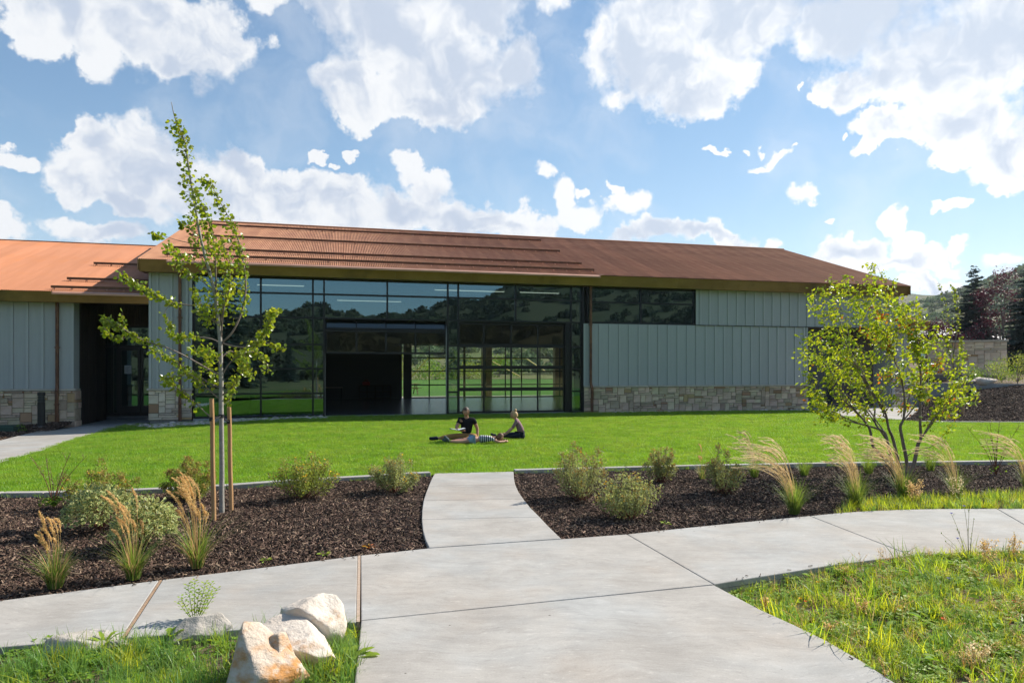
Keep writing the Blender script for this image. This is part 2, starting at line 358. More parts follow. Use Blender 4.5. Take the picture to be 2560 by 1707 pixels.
M['maple_leaf_orange'] = mat('maple_leaf_orange', (.42, .19, .03), rough=.45, spec=.4, trans=.48, tcol=(1.5, 1.3, .6), island=.3, huevar=.03)
M['bark_pale'] = mat('aspen_bark', (.38, .355, .315), (.30, .28, .245), 5, rough=.85, spec=.2, stretch=(1, 1, 4), third=(.09, .08, .07), tscale=11, tlo=.66, thi=.7, bump=.004, bscale=30)
M['bark'] = mat('maple_bark', (.17, .135, .11), (.26, .21, .175), 8, rough=.85, spec=.2, stretch=(1, 1, .4), bump=.004, bscale=30)
M['twig'] = mat('red_twig', (.20, .085, .055), (.13, .06, .04), 8, rough=.8, spec=.2)
M['stake'] = mat('peeled_pole', (.42, .235, .105), (.50, .30, .15), 4, rough=.7, spec=.25, stretch=(3, 3, .3), bump=.003, bscale=20, third=(.26, .14, .07), tscale=4, tlo=.62, thi=.72)
M['rubber'] = mat('black_strap', (.016, .017, .02), rough=.5, spec=.4)
M['shrub_leaf'] = mat('shrub_leaf', (.25, .30, .075), rough=.55, spec=.35, trans=.42, tcol=(1.5, 1.4, .7), island=.35, huevar=.025)
M['shrub_gray'] = mat('grey_shrub_leaf', (.31, .34, .16), rough=.6, spec=.3, trans=.42, tcol=(1.35, 1.3, .8), island=.35, huevar=.02)
M['shrub_green'] = mat('green_shrub_leaf', (.14, .24, .035), rough=.5, spec=.35, trans=.45, tcol=(1.6, 1.45, .6), island=.32, huevar=.02)
M['rust_bloom'] = mat('spent_bloom', (.42, .29, .09), rough=.8, spec=.15, trans=.3, island=.35, huevar=.02)
M['yellow'] = mat('yellow_flower', (.80, .50, .02), rough=.6, spec=.2, trans=.3, island=.12)
M['cream'] = mat('cream_leaf_edge', (.68, .66, .27), rough=.5, spec=.3, trans=.3, island=.18, huevar=.01)
M['var_green'] = mat('leaf_centre', (.15, .22, .055), rough=.5, spec=.35, trans=.3, island=.3)
M['blue_flower'] = mat('blue_flower', (.14, .13, .62), rough=.6, spec=.2, trans=.3, island=.15, huevar=.03)
M['orange_flower'] = mat('orange_flower', (.85, .16, .03), rough=.6, spec=.2, trans=.3, island=.15)
M['weed'] = mat('weed_leaf', (.235, .36, .045), rough=.6, spec=.2, trans=.45, tcol=(1.6, 1.5, .6), island=.2, huevar=.02)
M['weed_lime'] = mat('lime_weed_leaf', (.31, .42, .06), rough=.5, spec=.3, trans=.45, tcol=(1.5, 1.4, .6), island=.2, huevar=.02)
M['boulder'] = mat('pale_boulder', (.55, .475, .40), (.66, .595, .52), 3.5, detail=9, rough=.88, spec=.2, third=(.44, .25, .12), tscale=4.5, tlo=.54, thi=.72, bump=.03, bscale=9)
M['boulder_orange'] = mat('ochre_boulder', (.60, .50, .40), (.50, .24, .08), 3.2, detail=9, rough=.88, spec=.2, stretch=(1.2, 1.2, 2.2), lo=.40, hi=.60, third=(.58, .50, .42), tscale=6, tlo=.56, thi=.68, bump=.03, bscale=9)
M['boulder_gray'] = mat('grey_boulder', (.37, .335, .29), (.47, .43, .385), 5, detail=10, rough=.9, spec=.2, third=(.20, .19, .18), tscale=7, tlo=.58, thi=.70, bump=.025, bscale=14)
M['pebble'] = mat('river_pebble', (.52, .45, .39), rough=.7, spec=.3, objvar=.4, huevar=.015)
M['spruce'] = mat('spruce_needles', (.075, .105, .085), rough=.7, spec=.25, island=.3, huevar=.015)
M['plum'] = mat('plum_leaf', (.085, .035, .048), rough=.5, spec=.4, trans=.25, tcol=(1.6, .7, .8), island=.35, huevar=.012)
M['brush'] = mat('oak_brush', (.15, .20, .09), rough=.75, spec=.2, trans=.3, objvar=.35, huevar=.03)
M['hill'] = mat('dry_hillside', (.17, .155, .075), (.10, .125, .05), .02, detail=9, rough=.95, spec=.1, third=(.24, .19, .11), tscale=.013, tlo=.5, thi=.68)
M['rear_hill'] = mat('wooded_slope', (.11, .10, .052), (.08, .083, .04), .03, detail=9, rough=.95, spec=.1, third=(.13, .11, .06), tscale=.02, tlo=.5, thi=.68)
M['field'] = mat('far_field', (.055, .13, .02), (.075, .16, .025), .4, detail=8, rough=.95, spec=.1)
M['meadow'] = mat('dry_meadow', (.17, .15, .065), (.11, .13, .04), .35, detail=9, rough=.95, spec=.1, third=(.24, .185, .13), tscale=.12, tlo=.55, thi=.65)
M['earth'] = mat('earth', (.12, .10, .06), (.09, .11, .035), .3, detail=8, rough=.95, spec=.1)
M['steel'] = mat('galvanised_rail', (.42, .44, .46), rough=.4, metal=.8, spec=.5)
M['bollard'] = mat('bronze_paint', (.035, .032, .03), rough=.45, metal=.3, spec=.5)
M['utility'] = mat('green_plastic', (.045, .085, .06), rough=.55, spec=.35)
M['white_roof'] = mat('pale_metal_roof', (.62, .61, .60), (.5, .49, .48), 2, rough=.5, spec=.4)
M['tan_wall'] = mat('tan_render', (.30, .25, .20), rough=.9, spec=.2)
M['paper'] = mat('paper', (.55, .58, .60), rough=.8, spec=.2)
M['ink'] = mat('grey_print', (.2, .22, .25), rough=.8, spec=.2)
M['skin'] = mat('skin', (.50, .27, .19), rough=.55, spec=.35)
M['skin_tan'] = mat('tanned_skin', (.40, .21, .14), rough=.55, spec=.35)
M['hair_dark'] = mat('dark_brown_hair', (.045, .024, .015), (.075, .042, .025), 40, rough=.6, spec=.4, stretch=(1, 1, .2))
M['hair_brown'] = mat('brown_hair', (.13, .065, .033), (.20, .105, .055), 40, rough=.6, spec=.4, stretch=(1, 1, .2))
M['hair_blond'] = mat('blond_hair', (.42, .26, .12), (.52, .34, .17), 40, rough=.6, spec=.4, stretch=(1, 1, .2))
M['black_cloth'] = mat('black_cloth', (.012, .012, .015), rough=.9, spec=.15)
M['tan_cloth'] = mat('tan_cloth', (.36, .20, .075), rough=.9, spec=.15)
M['mauve_cloth'] = mat('mauve_cloth', (.25, .15, .17), rough=.9, spec=.15)
M['navy_cloth'] = mat('navy_cloth', (.022, .025, .040), rough=.9, spec=.15)
M['denim'] = mat('pale_denim', (.22, .30, .42), (.32, .42, .55), 20, rough=.9, spec=.15)
M['sole'] = mat('grey_rubber_sole', (.09, .11, .12), rough=.8, spec=.2)
M['yellow_paint'] = mat('yellow_paint', (.62, .42, .06), rough=.5, spec=.4)
M['red_plastic'] = mat('red_plastic', (.30, .03, .02), rough=.5, spec=.4)
def striped(name, a, b, axis, freq):
    m = mat(name, a, rough=.9, spec=.15); nt = m.node_tree; P = [n for n in nt.nodes if n.type == 'BSDF_PRINCIPLED'][0]
    tc = node(nt, 'ShaderNodeTexCoord').outputs['Object']
    x = node(nt, 'ShaderNodeSeparateXYZ', inp={0: tc}).outputs[axis]
    f = mth(nt, 'GREATER_THAN', mth(nt, 'FRACT', mth(nt, 'MULTIPLY', x, freq)), .5)
    nt.links.new(mixc(nt, f, rgb(*a), rgb(*b)), P.inputs['Base Color']); return m
M['stripes'] = striped('striped_shirt', (.02, .022, .035), (.62, .62, .62), 0, 20.)

def weathered(m):
    """swirled trowel marks, fine speckle and a few dark specks for poured concrete"""
    nt = m.node_tree; P = [n for n in nt.nodes if n.type == 'BSDF_PRINCIPLED'][0]; base = P.inputs['Base Color'].links[0].from_socket
    ps = node(nt, 'ShaderNodeNewGeometry').outputs['Position']
    w = node(nt, 'ShaderNodeTexNoise', inp={'Vector': ps, 'Scale': 1.3, 'Detail': 3}).outputs['Color']
    v = node(nt, 'ShaderNodeVectorMath', operation='MULTIPLY_ADD', inp={0: w, 1: (.45, .45, 0), 2: ps}).outputs[0]
    mp = node(nt, 'ShaderNodeMapping', inp={0: v, 2: (0, 0, .35), 3: (1.6, 7, 1)}).outputs[0]
    s = node(nt, 'ShaderNodeTexNoise', inp={'Vector': mp, 'Scale': 1.6, 'Detail': 8, 'Roughness': .7}).outputs[0]
    sp = node(nt, 'ShaderNodeTexNoise', inp={'Vector': ps, 'Scale': 70, 'Detail': 6, 'Roughness': .8}).outputs[0]
    big = node(nt, 'ShaderNodeTexNoise', inp={'Vector': ps, 'Scale': .55, 'Detail': 4, 'Roughness': .6}).outputs[0]
    mp2 = node(nt, 'ShaderNodeMapping', inp={0: v, 2: (0, 0, -.25), 3: (5, 17, 1)}).outputs[0]
    scr = node(nt, 'ShaderNodeTexNoise', inp={'Vector': mp2, 'Scale': 2.3, 'Detail': 9, 'Roughness': .75}).outputs[0]
    s = mth(nt, 'ADD', s, maprange(nt, scr, .55, .66, 0, .48)); s = mth(nt, 'SUBTRACT', s, maprange(nt, scr, .45, .34, 0, .32))
    k = mth(nt, 'ADD', mth(nt, 'MULTIPLY_ADD', s, .55, .72), mth(nt, 'ADD', mth(nt, 'MULTIPLY_ADD', sp, .50, -.25), mth(nt, 'MULTIPLY_ADD', big, .36, -.18)))
    hs = node(nt, 'ShaderNodeHueSaturation', inp={2: k, 4: base}).outputs[0]
    tint = mixc(nt, maprange(nt, big, .42, .62), (1.025, 1.0, .97, 1), (.97, 1.0, 1.02, 1)); c = mixc(nt, 1., hs, tint, 'MULTIPLY')
    vo = node(nt, 'ShaderNodeTexVoronoi', inp={'Vector': ps, 'Scale': 3.1}).outputs['Distance']
    c = mixc(nt, maprange(nt, vo, .02, .035, .75, 0), c, (.05, .04, .03, 1))
    nt.links.new(c, P.inputs['Base Color'])
weathered(M['concrete'])
# ---------------------------------------------------------------- the ground and everything paved
def sheet(name, poly, m, dz=0., size=.6, bumpy=0., kind='structure', label=None, parent=None, follow=True, zf=None):
    bm = bmesh.new()
    bm.faces.new([bm.verts.new((p[0], p[1], 0)) for p in poly])
    bmesh.ops.triangulate(bm, faces=bm.faces[:])
    for _ in range(9):
        es = [e for e in bm.edges if e.calc_length() > size]
        if not es or len(bm.faces) > 30000: break
        bmesh.ops.subdivide_edges(bm, edges=es, cuts=1)
        bmesh.ops.triangulate(bm, faces=[f for f in bm.faces if len(f.verts) > 3])
    for v in bm.verts:
        z = zf(v.co.x, v.co.y) if zf else (ground_z(v.co.x, v.co.y) if follow else 0.)
        if bumpy: z += bumpy * (mnoise.noise((v.co.x * 1.7, v.co.y * 1.7, 3.)) + .5 * mnoise.noise((v.co.x * 5, v.co.y * 5, 1.)))
        v.co.z = z + dz
    bm.normal_update()
    for f in bm.faces:
        if f.normal.z < 0: f.normal_flip()
    me = bpy.data.meshes.new(name); bm.to_mesh(me); bm.free(); me.materials.append(m)
    me.polygons.foreach_set('use_smooth', [True] * len(me.polygons))
    o = bpy.data.objects.new(name, me); C.objects.link(o); tag(o, kind=kind, label=label)
    if parent: o.parent = parent
    return o
_coll = {}
def variants(name, objs):
    c = bpy.data.collections.new(name)
    for o in objs:
        for cc in list(o.users_collection): cc.objects.unlink(o)
        c.objects.link(o)
    _coll[name] = c; return c
def proto(name, mb, m, smooth=False):
    return bpy.data.objects.new(name, mb.mesh(name, m, smooth))
def scatter(name, surf, coll, density, smin, smax, seed=1, tilt=.25, label=None, cat=None, lift=0., mask=None):
    """many instances of the things in coll over the faces of surf: what nobody could count"""
    ng = bpy.data.node_groups.new(name, 'GeometryNodeTree')
    ng.interface.new_socket('Geometry', in_out='INPUT', socket_type='NodeSocketGeometry')
    ng.interface.new_socket('Geometry', in_out='OUTPUT', socket_type='NodeSocketGeometry')
    gi = ng.nodes.new('NodeGroupInput'); go = ng.nodes.new('NodeGroupOutput')
    d = ng.nodes.new('GeometryNodeDistributePointsOnFaces'); d.inputs['Seed'].default_value = seed
    d.inputs['Density'].default_value = density
    if mask:   # patchy growth: (noise scale, low, high)
        nz = ng.nodes.new('ShaderNodeTexNoise'); nz.inputs['Scale'].default_value = mask[0]; nz.inputs['Detail'].default_value = 3
        ps = ng.nodes.new('GeometryNodeInputPosition'); ng.links.new(ps.outputs[0], nz.inputs['Vector'])
        mr = ng.nodes.new('ShaderNodeMapRange'); mr.inputs[1].default_value = mask[1]; mr.inputs[2].default_value = mask[2]
        mr.inputs[3].default_value = 0.; mr.inputs[4].default_value = density
        ng.links.new(nz.outputs[0], mr.inputs[0]); ng.links.new(mr.outputs[0], d.inputs['Density'])
    ci = ng.nodes.new('GeometryNodeCollectionInfo'); ci.inputs[0].default_value = coll
    ci.inputs['Separate Children'].default_value = True; ci.inputs['Reset Children'].default_value = True
    iop = ng.nodes.new('GeometryNodeInstanceOnPoints'); iop.inputs['Pick Instance'].default_value = True
    rv = ng.nodes.new('FunctionNodeRandomValue'); rv.data_type = 'FLOAT_VECTOR'
    rv.inputs[0].default_value = (-tilt, -tilt, 0); rv.inputs[1].default_value = (tilt, tilt, 6.283); rv.inputs['Seed'].default_value = seed + 5
    rs = ng.nodes.new('FunctionNodeRandomValue'); rs.data_type = 'FLOAT'
    rs.inputs[2].default_value = smin; rs.inputs[3].default_value = smax; rs.inputs['Seed'].default_value = seed + 9
    L = ng.links.new
    L(gi.outputs[0], d.inputs['Mesh']); L(d.outputs['Points'], iop.inputs['Points']); L(ci.outputs[0], iop.inputs['Instance'])
    L(rv.outputs[0], iop.inputs['Rotation']); L(rs.outputs[1], iop.inputs['Scale']); L(iop.outputs[0], go.inputs[0])
    o = bpy.data.objects.new(name, surf.data); C.objects.link(o); o.location.z = lift
    md = o.modifiers.new('scatter', 'NODES'); md.node_group = ng
    tag(o, label, cat, kind='stuff'); return o

R = random.Random(7)
def B(s, o, z=0.): return Vector((P0[0] + s * UX - o * UY, P0[1] + s * UY + o * UX, z))

# outlines, read off the photograph (view coordinates) and set down on the ground
curb_l = [(-60,1139),(0,1137),(100,1136),(200,1133),(300,1130),(400,1126),(520,1119),(640,1110),(750,1103),(860,1097),(930,1092),(990,1089)]
curb_r = [(1182,1083.5),(1280,1081),(1440,1077),(1600,1073),(1750,1070),(1900,1067.5),(2100,1065),(2352,1062),(2480,1061)]
pl = [(998,1087),(990,1101),(984,1116),(977,1133),(972,1150),(968.5,1172),(968,1193),(970,1218),(976,1240),(985,1258)]
pr = [(1180,1083),(1181,1098),(1184,1113),(1192,1130),(1203,1146),(1220,1167),(1240,1187),(1262,1210),(1290,1237)]
top = [(-140,1399),(0,1378),(180,1355),(369,1331),(600,1303),(825,1275),(985,1258),(1290,1237),(1440,1226),(1560,1213),(1700,1199),(1860,1184),(1930,1177),(2000,1172.5),(2080,1169.5),(2150,1168),(2290,1167.5),(2352,1167.5),(2480,1169)]
bot_l = [(-140,1502),(0,1486),(140,1474),(281,1465),(520,1448),(700,1437),(822,1428)]
bot_r = [(1640,1341),(1720,1328),(1800,1315.5),(1900,1299),(2000,1286),(2095,1275),(2220,1268),(2352,1264),(2480,1263)]
walk_l = [(828,1424),(826,1440),(821,1490),(812,1568),(803,1660)]
walk_r = [(1640,1342),(1693,1370),(1750,1400),(1824,1433),(1900,1470),(1980,1516),(2060,1568),(2190,1660)]
P2 = lambda q, z=None: [at(x, y, z) for x, y in q]
wl = P2(walk_l) + [Vector((-.95, 1.2, 0)), Vector((-1.1, -4, 0))]
wr = P2(walk_r) + [Vector((1.9, 2.2, 0)), Vector((2.2, -4, 0))]

base = MB(); R0 = 1500
base.box((-R0, -R0, -3), (R0, R0, -.62))
tag(base.build('ground', M['earth']), kind='structure')

# lawn
lawn_front = P2(curb_l) + P2(pl[:1]) + P2(pr[:1]) + P2(curb_r)
lawn_back = [at(2480, 970), at(2352, 970.5), at(2205, 970), at(2119, 969)] + [at(x / K, y / K) for x, y in ((2147,1041),(2091,1039),(2072,1035.5),(2050,1031.5),(2022,1026))]
lawn_back += [B(7, -.55), B(0, -.7), B(-5.5, -.75), B(-10.5, -.8), B(-12.5, -1.1), B(-14.5, -1.75), B(-16.2, -2.1)]
lawn_left = [at(x / K, y / K) for x, y in ((314,1061),(280,1069),(245,1080),(187,1096),(102,1126),(0,1155),(-90,1186))]
lawn_poly = lawn_front + lawn_back + lawn_left
lawn = sheet('lawn', [p for p in lawn_poly], M['lawn_base'], dz=-.015, size=.7)

# path from the entrance
pth = [at(x / K, y / K) for x, y in ((-90,1188),(0,1156),(102,1127),(187,1097),(245,1081),(280,1070),(314.6,1061.2))] + [B(-16.8, -.75, -.1), B(-16.8, 3.85), B(-19.2, 3.85), B(-19.2, -.1)] + [at(x / K, y / K) for x, y in ((160,1060),(119,1071.8),(34,1092),(0,1100.7),(-90,1127))]
sheet('entrance_path', pth, M['concrete'], dz=.0, size=.7)
bed_b = [at(x / K, y / K, dz=-.03) for x, y in ((-90,1127),(0,1100.2),(34,1091.5),(119,1071.3),(160,1059.5))] + [B(-19.2, -.15), B(-19.3, .25), B(-30, .25)]
def bed_z(x, y):
    o = -(x - P0[0]) * UY + (y - P0[1]) * UX; t = max(0, min(1, (o + 1.3) / 1.5)); s = (x - P0[0]) * UX + (y - P0[1]) * UY
    return ground_z(x, y) + .22 * t * t * (3 - 2 * t) * max(.35, min(1, (s + 23) / 3.5))
house_bed = sheet('building_mulch_bed', bed_b, M['mulch_base'], dz=-.03, size=.4, bumpy=.02, zf=bed_z)

# mulch beds
left_bed_poly = P2(curb_l) + P2(pl) + P2(list(reversed(top[:7])))
right_bed_poly = P2(list(reversed(pr))) + P2(curb_r) + P2(list(reversed(top[7:])))
left_bed = sheet('mulch_bed', left_bed_poly, M['mulch_base'], dz=-.045, size=.22, bumpy=.022)
right_bed = sheet('mulch_bed', right_bed_poly, M['mulch_base'], dz=-.045, size=.22, bumpy=.022)

# kerb round the lawn: lengths with a recessed joint
def kerb(pts, name='lawn_kerb', w=.13, top_z=.035):
    root = empty(name, kind='structure')
    pts = [p for p in pts]
    for i in range(len(pts) - 1):
        a, b = pts[i], pts[i + 1]; d = (b - a); L = d.length; d.normalize(); n = Vector((-d.y, d.x, 0))
        k = max(1, round(L / 2.2))
        for j in range(k):
            p, q = a + d * (L * j / k + .004), a + d * (L * (j + 1) / k - .004)
            mb = MB(); mb.prism([p - n * .012, q - n * .012, q + n * w, p + n * w], -.2, top_z)
            mb.build('kerb_length', M['concrete'], root, bevel=.012)
    return root
kerb(P2(curb_l)); kerb(P2(curb_r))
kb = P2([(2480, 970), (2352, 970.5), (2205, 970), (2119, 969)])
kerb(list(reversed(kb)), 'rear_lawn_kerb', .15, .03)

# pavement: every slab an object of its own, joints recessed between them
pave = empty('sidewalk', kind='structure')
def slab(poly, thick=.13, z=0., gap=.006, name='slab'):
    c = sum(poly, Vector()) / len(poly)
    pts = []
    L = len(poly)
    for i, p in enumerate(poly):
        a, b = poly[i - 1], poly[(i + 1) % L]
        d1, d2 = (p - a).normalized(), (b - p).normalized()
        n1, n2 = Vector((-d1.y, d1.x, 0)), Vector((-d2.y, d2.x, 0)); n = n1 + n2
        n = n.normalized() if n.length > .2 else n1
        if area < 0: n = -n
        pts.append(p + n * gap)
    mb = MB(); mb.prism(pts, z - thick, z)
    return mb.build(name, M['concrete'], pave, bevel=.008)
def poly_area(p): return .5 * sum(p[i - 1].x * p[i].y - p[i].x * p[i - 1].y for i in range(len(p)))
def put_slab(q, **k):
    global area
    area = poly_area(q)
    if area < 0: q = list(reversed(q)); area = -area
    return slab(q, **k)
put_slab(P2([(-140,1399),(0,1378),(180,1355),(366,1331.4)]) + P2([(278.5,1465.3),(140,1474),(0,1486),(-140,1502)]))
put_slab(P2([(372,1330.6),(600,1303),(822.5,1275.3)]) + P2([(819.5,1428.2),(700,1437),(520,1448),(284.5,1464.8)]))
put_slab(P2([(827.5,1274.7),(985,1258),(1290,1237),(1440,1226)]) + P2([(1640,1341),(828,1424)]))
put_slab(P2([(1440,1226),(1560,1213),(1700,1199),(1860,1184)]) + P2([(2095,1275),(2000,1286),(1900,1299),(1800,1315.5),(1720,1328),(1640,1341)]))
put_slab(P2([(1860,1184),(1930,1177),(2000,1172.5),(2080,1169.5),(2150,1168),(2290,1167.5)]) + P2([(2470,1272),(2352,1264),(2220,1268),(2095,1275)]))
put_slab(P2([(2290,1167.5),(2352,1167.5),(2480,1169)]) + [at(2620, 1175), at(2640, 1275), at(2470, 1272)])
put_slab(P2([(828,1424),(1640,1342),(1693,1370),(1750,1400),(1824,1433),(1900,1470),(1980,1516),(2060,1568),(2190,1660)]) + [at(803, 1660)] + P2([(812,1568),(821,1490),(826,1440)]))
put_slab([wl[4], wr[7], wr[8], wl[5]]); put_slab([wl[5], wr[8], wr[9], wl[6]])
cuts_l = [0, 2, 4, 6, 9]; cuts_r = [0, 2, 4, 6, 8]
PL, PR = P2(pl), P2(pr)
for i in range(4):
    put_slab(PL[cuts_l[i]:cuts_l[i + 1] + 1] + list(reversed(PR[cuts_r[i]:cuts_r[i + 1] + 1])), thick=.14, z=.004)
for a, b, jw, jm in (((825, 1275), (822.5, 1427), .024, 'joint_strip'), ((369, 1331), (281.5, 1465), .017, 'joint_dark')):
    p, q = at(*a), at(*b); MB().bar(p + Vector((0, 0, -.05)), q + Vector((0, 0, -.05)), jw, .1).build('expansion_joint', M[jm], pave)
# bedding under the slabs, seen only down the joints
sheet('slab_bedding', P2(top) + [at(2620, 1175), at(2640, 1275)] + P2(list(reversed(bot_r))) + wr[1:] + list(reversed(wl)) + P2(list(reversed(bot_l))), M['mulch_base'], dz=-.1, size=2)
sheet('path_bedding', PL + list(reversed(PR)), M['mulch_base'], dz=-.1, size=2)

# rough ground either side of the near walk
wild_l_poly = P2(bot_l) + wl[1:] + [Vector((-8, -4, 0)), Vector((-9, 4, 0))]
wild_r_poly = P2(bot_r) + [at(2640, 1275), Vector((12, 6, 0)), Vector((12, -4, 0))] + list(reversed(wr[1:]))
wild_l = sheet('rough_ground', wild_l_poly, M['soil'], dz=-.06, size=.2, bumpy=.03)
_k = at(1640, 1342)
def wild_rz(x, y):
    t = max(0, min(1, ((Vector((x, y, 0)) - _k).length - .35) / 1.7)); return .09 * t * t * (3 - 2 * t)
wild_r = sheet('rough_ground', wild_r_poly, M['soil'], dz=-.125, size=.2, bumpy=.03, zf=wild_rz)

# pavement and bank at the right-hand end of the hall
sheet('terrace_paving', [B(10.6, -.35), at(2050 / K, 1031 / K), at(2072 / K, 1035 / K), at(2091 / K, 1038.5 / K), at(2147 / K, 1040.5 / K), at(2119, 968.5), at(2210, 969.5), B(16, -2.2), B(17.2, .1), B(17.5, 2.4), B(10.6, 2.4)], M['concrete'], dz=-.01, size=1.5)
bank_front = [at(2075, 967), at(2119, 968.6), at(2205, 969.6), at(2352, 970), at(2480, 969.5)] + [Vector((26, 22.6, 0))]
wall_line = [B(17.2, .1), B(18.2, -.2), Vector((21.6, 31.4, 0)), Vector((22.7, 30.2, 0)), Vector((25., 29.3, 0)), Vector((29, 28.7, 0))]
def bank_z(x, y):
    q = max(0, min(1, (y - 23.3) / 5.6)); r = max(0, min(1, (x - 14.5 + (y - 24) * -.35) / 6.5))
    r = r * r * (3 - 2 * r)
    return max(0, 1.12 * (q ** .9) * r)
bank = sheet('mulch_bank', bank_front + [Vector((29, 22.5, 0))] + list(reversed(wall_line)), M['mulch_base'], dz=-.01, size=.5, bumpy=.03, zf=bank_z)
upper = sheet('upper_terrace', [Vector((p.x, p.y + .1, 0)) for p in wall_line] + [Vector((60, 30, 0)), Vector((60, 80, 0)), B(21, 40), B(20.5, 6), B(19.7, .6)], M['soil'], size=3, zf=lambda x, y: 1.05 + max(0, y - 30) * .035)

# behind the hall: porch floor, grass, meadow, brush-covered slope
porch = MB().box((-17, 15.62, -.15), (15.5, 18.9, -.012)); po = porch.build('porch_floor', M['concrete']); po.location = (P0[0], P0[1], 0); po.rotation_euler.z = A; tag(po, kind='structure')
sheet('rear_lawn', [B(-60, 18.9), B(19, 18.9), B(40, 40), B(70, 95), B(-60, 95)], M['field'], dz=-.02, size=12)
sheet('rear_meadow', [B(-140, 94.9), B(160, 94.9), B(160, 190), B(-140, 190)], M['meadow'], dz=-.02, size=20, zf=lambda x, y: max(0, (y - 115) * .006))
def polar(name, a0, a1, na, radii, hf, m, kind='structure'):
    mb = MB()
    for i in range(na + 1):
        a = math.radians(a0 + (a1 - a0) * i / na)
        for r in radii: mb.v.append((math.sin(a) * r, math.cos(a) * r, hf(math.degrees(a), r)))
    n = len(radii)
    for i in range(na):
        for j in range(n - 1): mb.f.append((i * n + j, (i + 1) * n + j, (i + 1) * n + j + 1, i * n + j + 1)); mb.m.append(0)
    o = mb.build(name, m, smooth=True)
    if mb.f and o.data.polygons[0].normal.z < 0: o.data.flip_normals()
    return tag(o, kind=kind)
def lerp(t, pts):
    if t <= pts[0][0]: return pts[0][1]
    for (a, x), (b, y) in zip(pts, pts[1:]):
        if t <= b: return x + (y - x) * (t - a) / (b - a)
    return pts[-1][1]
RIDGE = [(-60, 70), (-20, 60), (10, 52), (28, 45), (30.8, 48), (32, 50), (33.4, 56), (34.8, 61), (36.1, 66), (37, 69), (45, 88), (62, 105)]
def hill_h(a, r):
    t = max(0, (r - 185) / 375); h = lerp(a, RIDGE) * (min(1, t) ** 1.15 if t < 1 else 1 + .1 * (t - 1))
    w = min(1, t * 2)
    x, y = math.sin(math.radians(a)) * r, math.cos(math.radians(a)) * r
    return h + w * (5 * mnoise.noise((x * .012, y * .012, 0)) + 2.0 * mnoise.noise((x * .04, y * .04, 2))) * (1 - .65 * min(1, max(0, t - .6) * 2)) + .6
hill = polar('hillside', -62, 62, 124, [178, 190, 205, 225, 250, 280, 310, 345, 380, 420, 460, 500, 540, 570, 620, 700, 820], hill_h, M['hill'])
FARR = [(-60, 0.11), (20, .098), (30, .0975), (31.5, .0955), (33, .09), (62, .10)]
polar('far_hills', -62, 62, 80, [900, 1000, 1100, 1250], lambda a, r: (r - 900) / 350 * 1250 * lerp(a, FARR) + 9 * mnoise.noise((a * .5, r * .01, 5)) , M['hill'])
REAR = [(90, 8), (135, 9.5), (148, 8.8), (150.5, 7.6), (152.5, 6.1), (155, 6.4), (158, 5.6), (163, 5.0), (168, 5.6), (174, 4.6), (185, 5.2), (200, 6), (270, 7)]
def rear_h(a, r):
    t = max(0, (r - 90) / 260); x, y = math.sin(math.radians(a)) * r, math.cos(math.radians(a)) * r
    return math.tan(math.radians(lerp(a, REAR))) * 375 * min(1, t) ** 1.2 + min(1, t * 2) * 4 * mnoise.noise((x * .02, y * .02, 0)) - .3
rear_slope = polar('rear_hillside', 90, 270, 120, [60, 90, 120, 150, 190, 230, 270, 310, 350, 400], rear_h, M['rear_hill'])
sheet('rear_field', [Vector((-60, -4, 0)), Vector((60, -4, 0)), Vector((80, -75, 0)), Vector((-80, -75, 0))], M['meadow'], dz=-.2, size=15, follow=False)
# the ground goes on to either side of the picture
sheet('side_field', [at(2480, 1262), at(2480, 1169), at(2480, 1061), at(2480, 970), Vector((29, 22.5, 0)), Vector((60, 30, 0)), Vector((60, -4, 0)), Vector((11.9, -4, 0)), Vector((11.9, 6, 0))], M['field'], dz=-.14, size=6, follow=False)
sheet('side_field', [at(-140, 1502), at(-140, 1399), at(-60, 1139), at(-90, 1186), at(-90, 1127), B(-30, .2), Vector((-60, 20, 0)), Vector((-60, -4, 0)), Vector((-8, -4, 0)), Vector((-9, 4, 0))], M['field'], dz=-.34, size=6, follow=False)
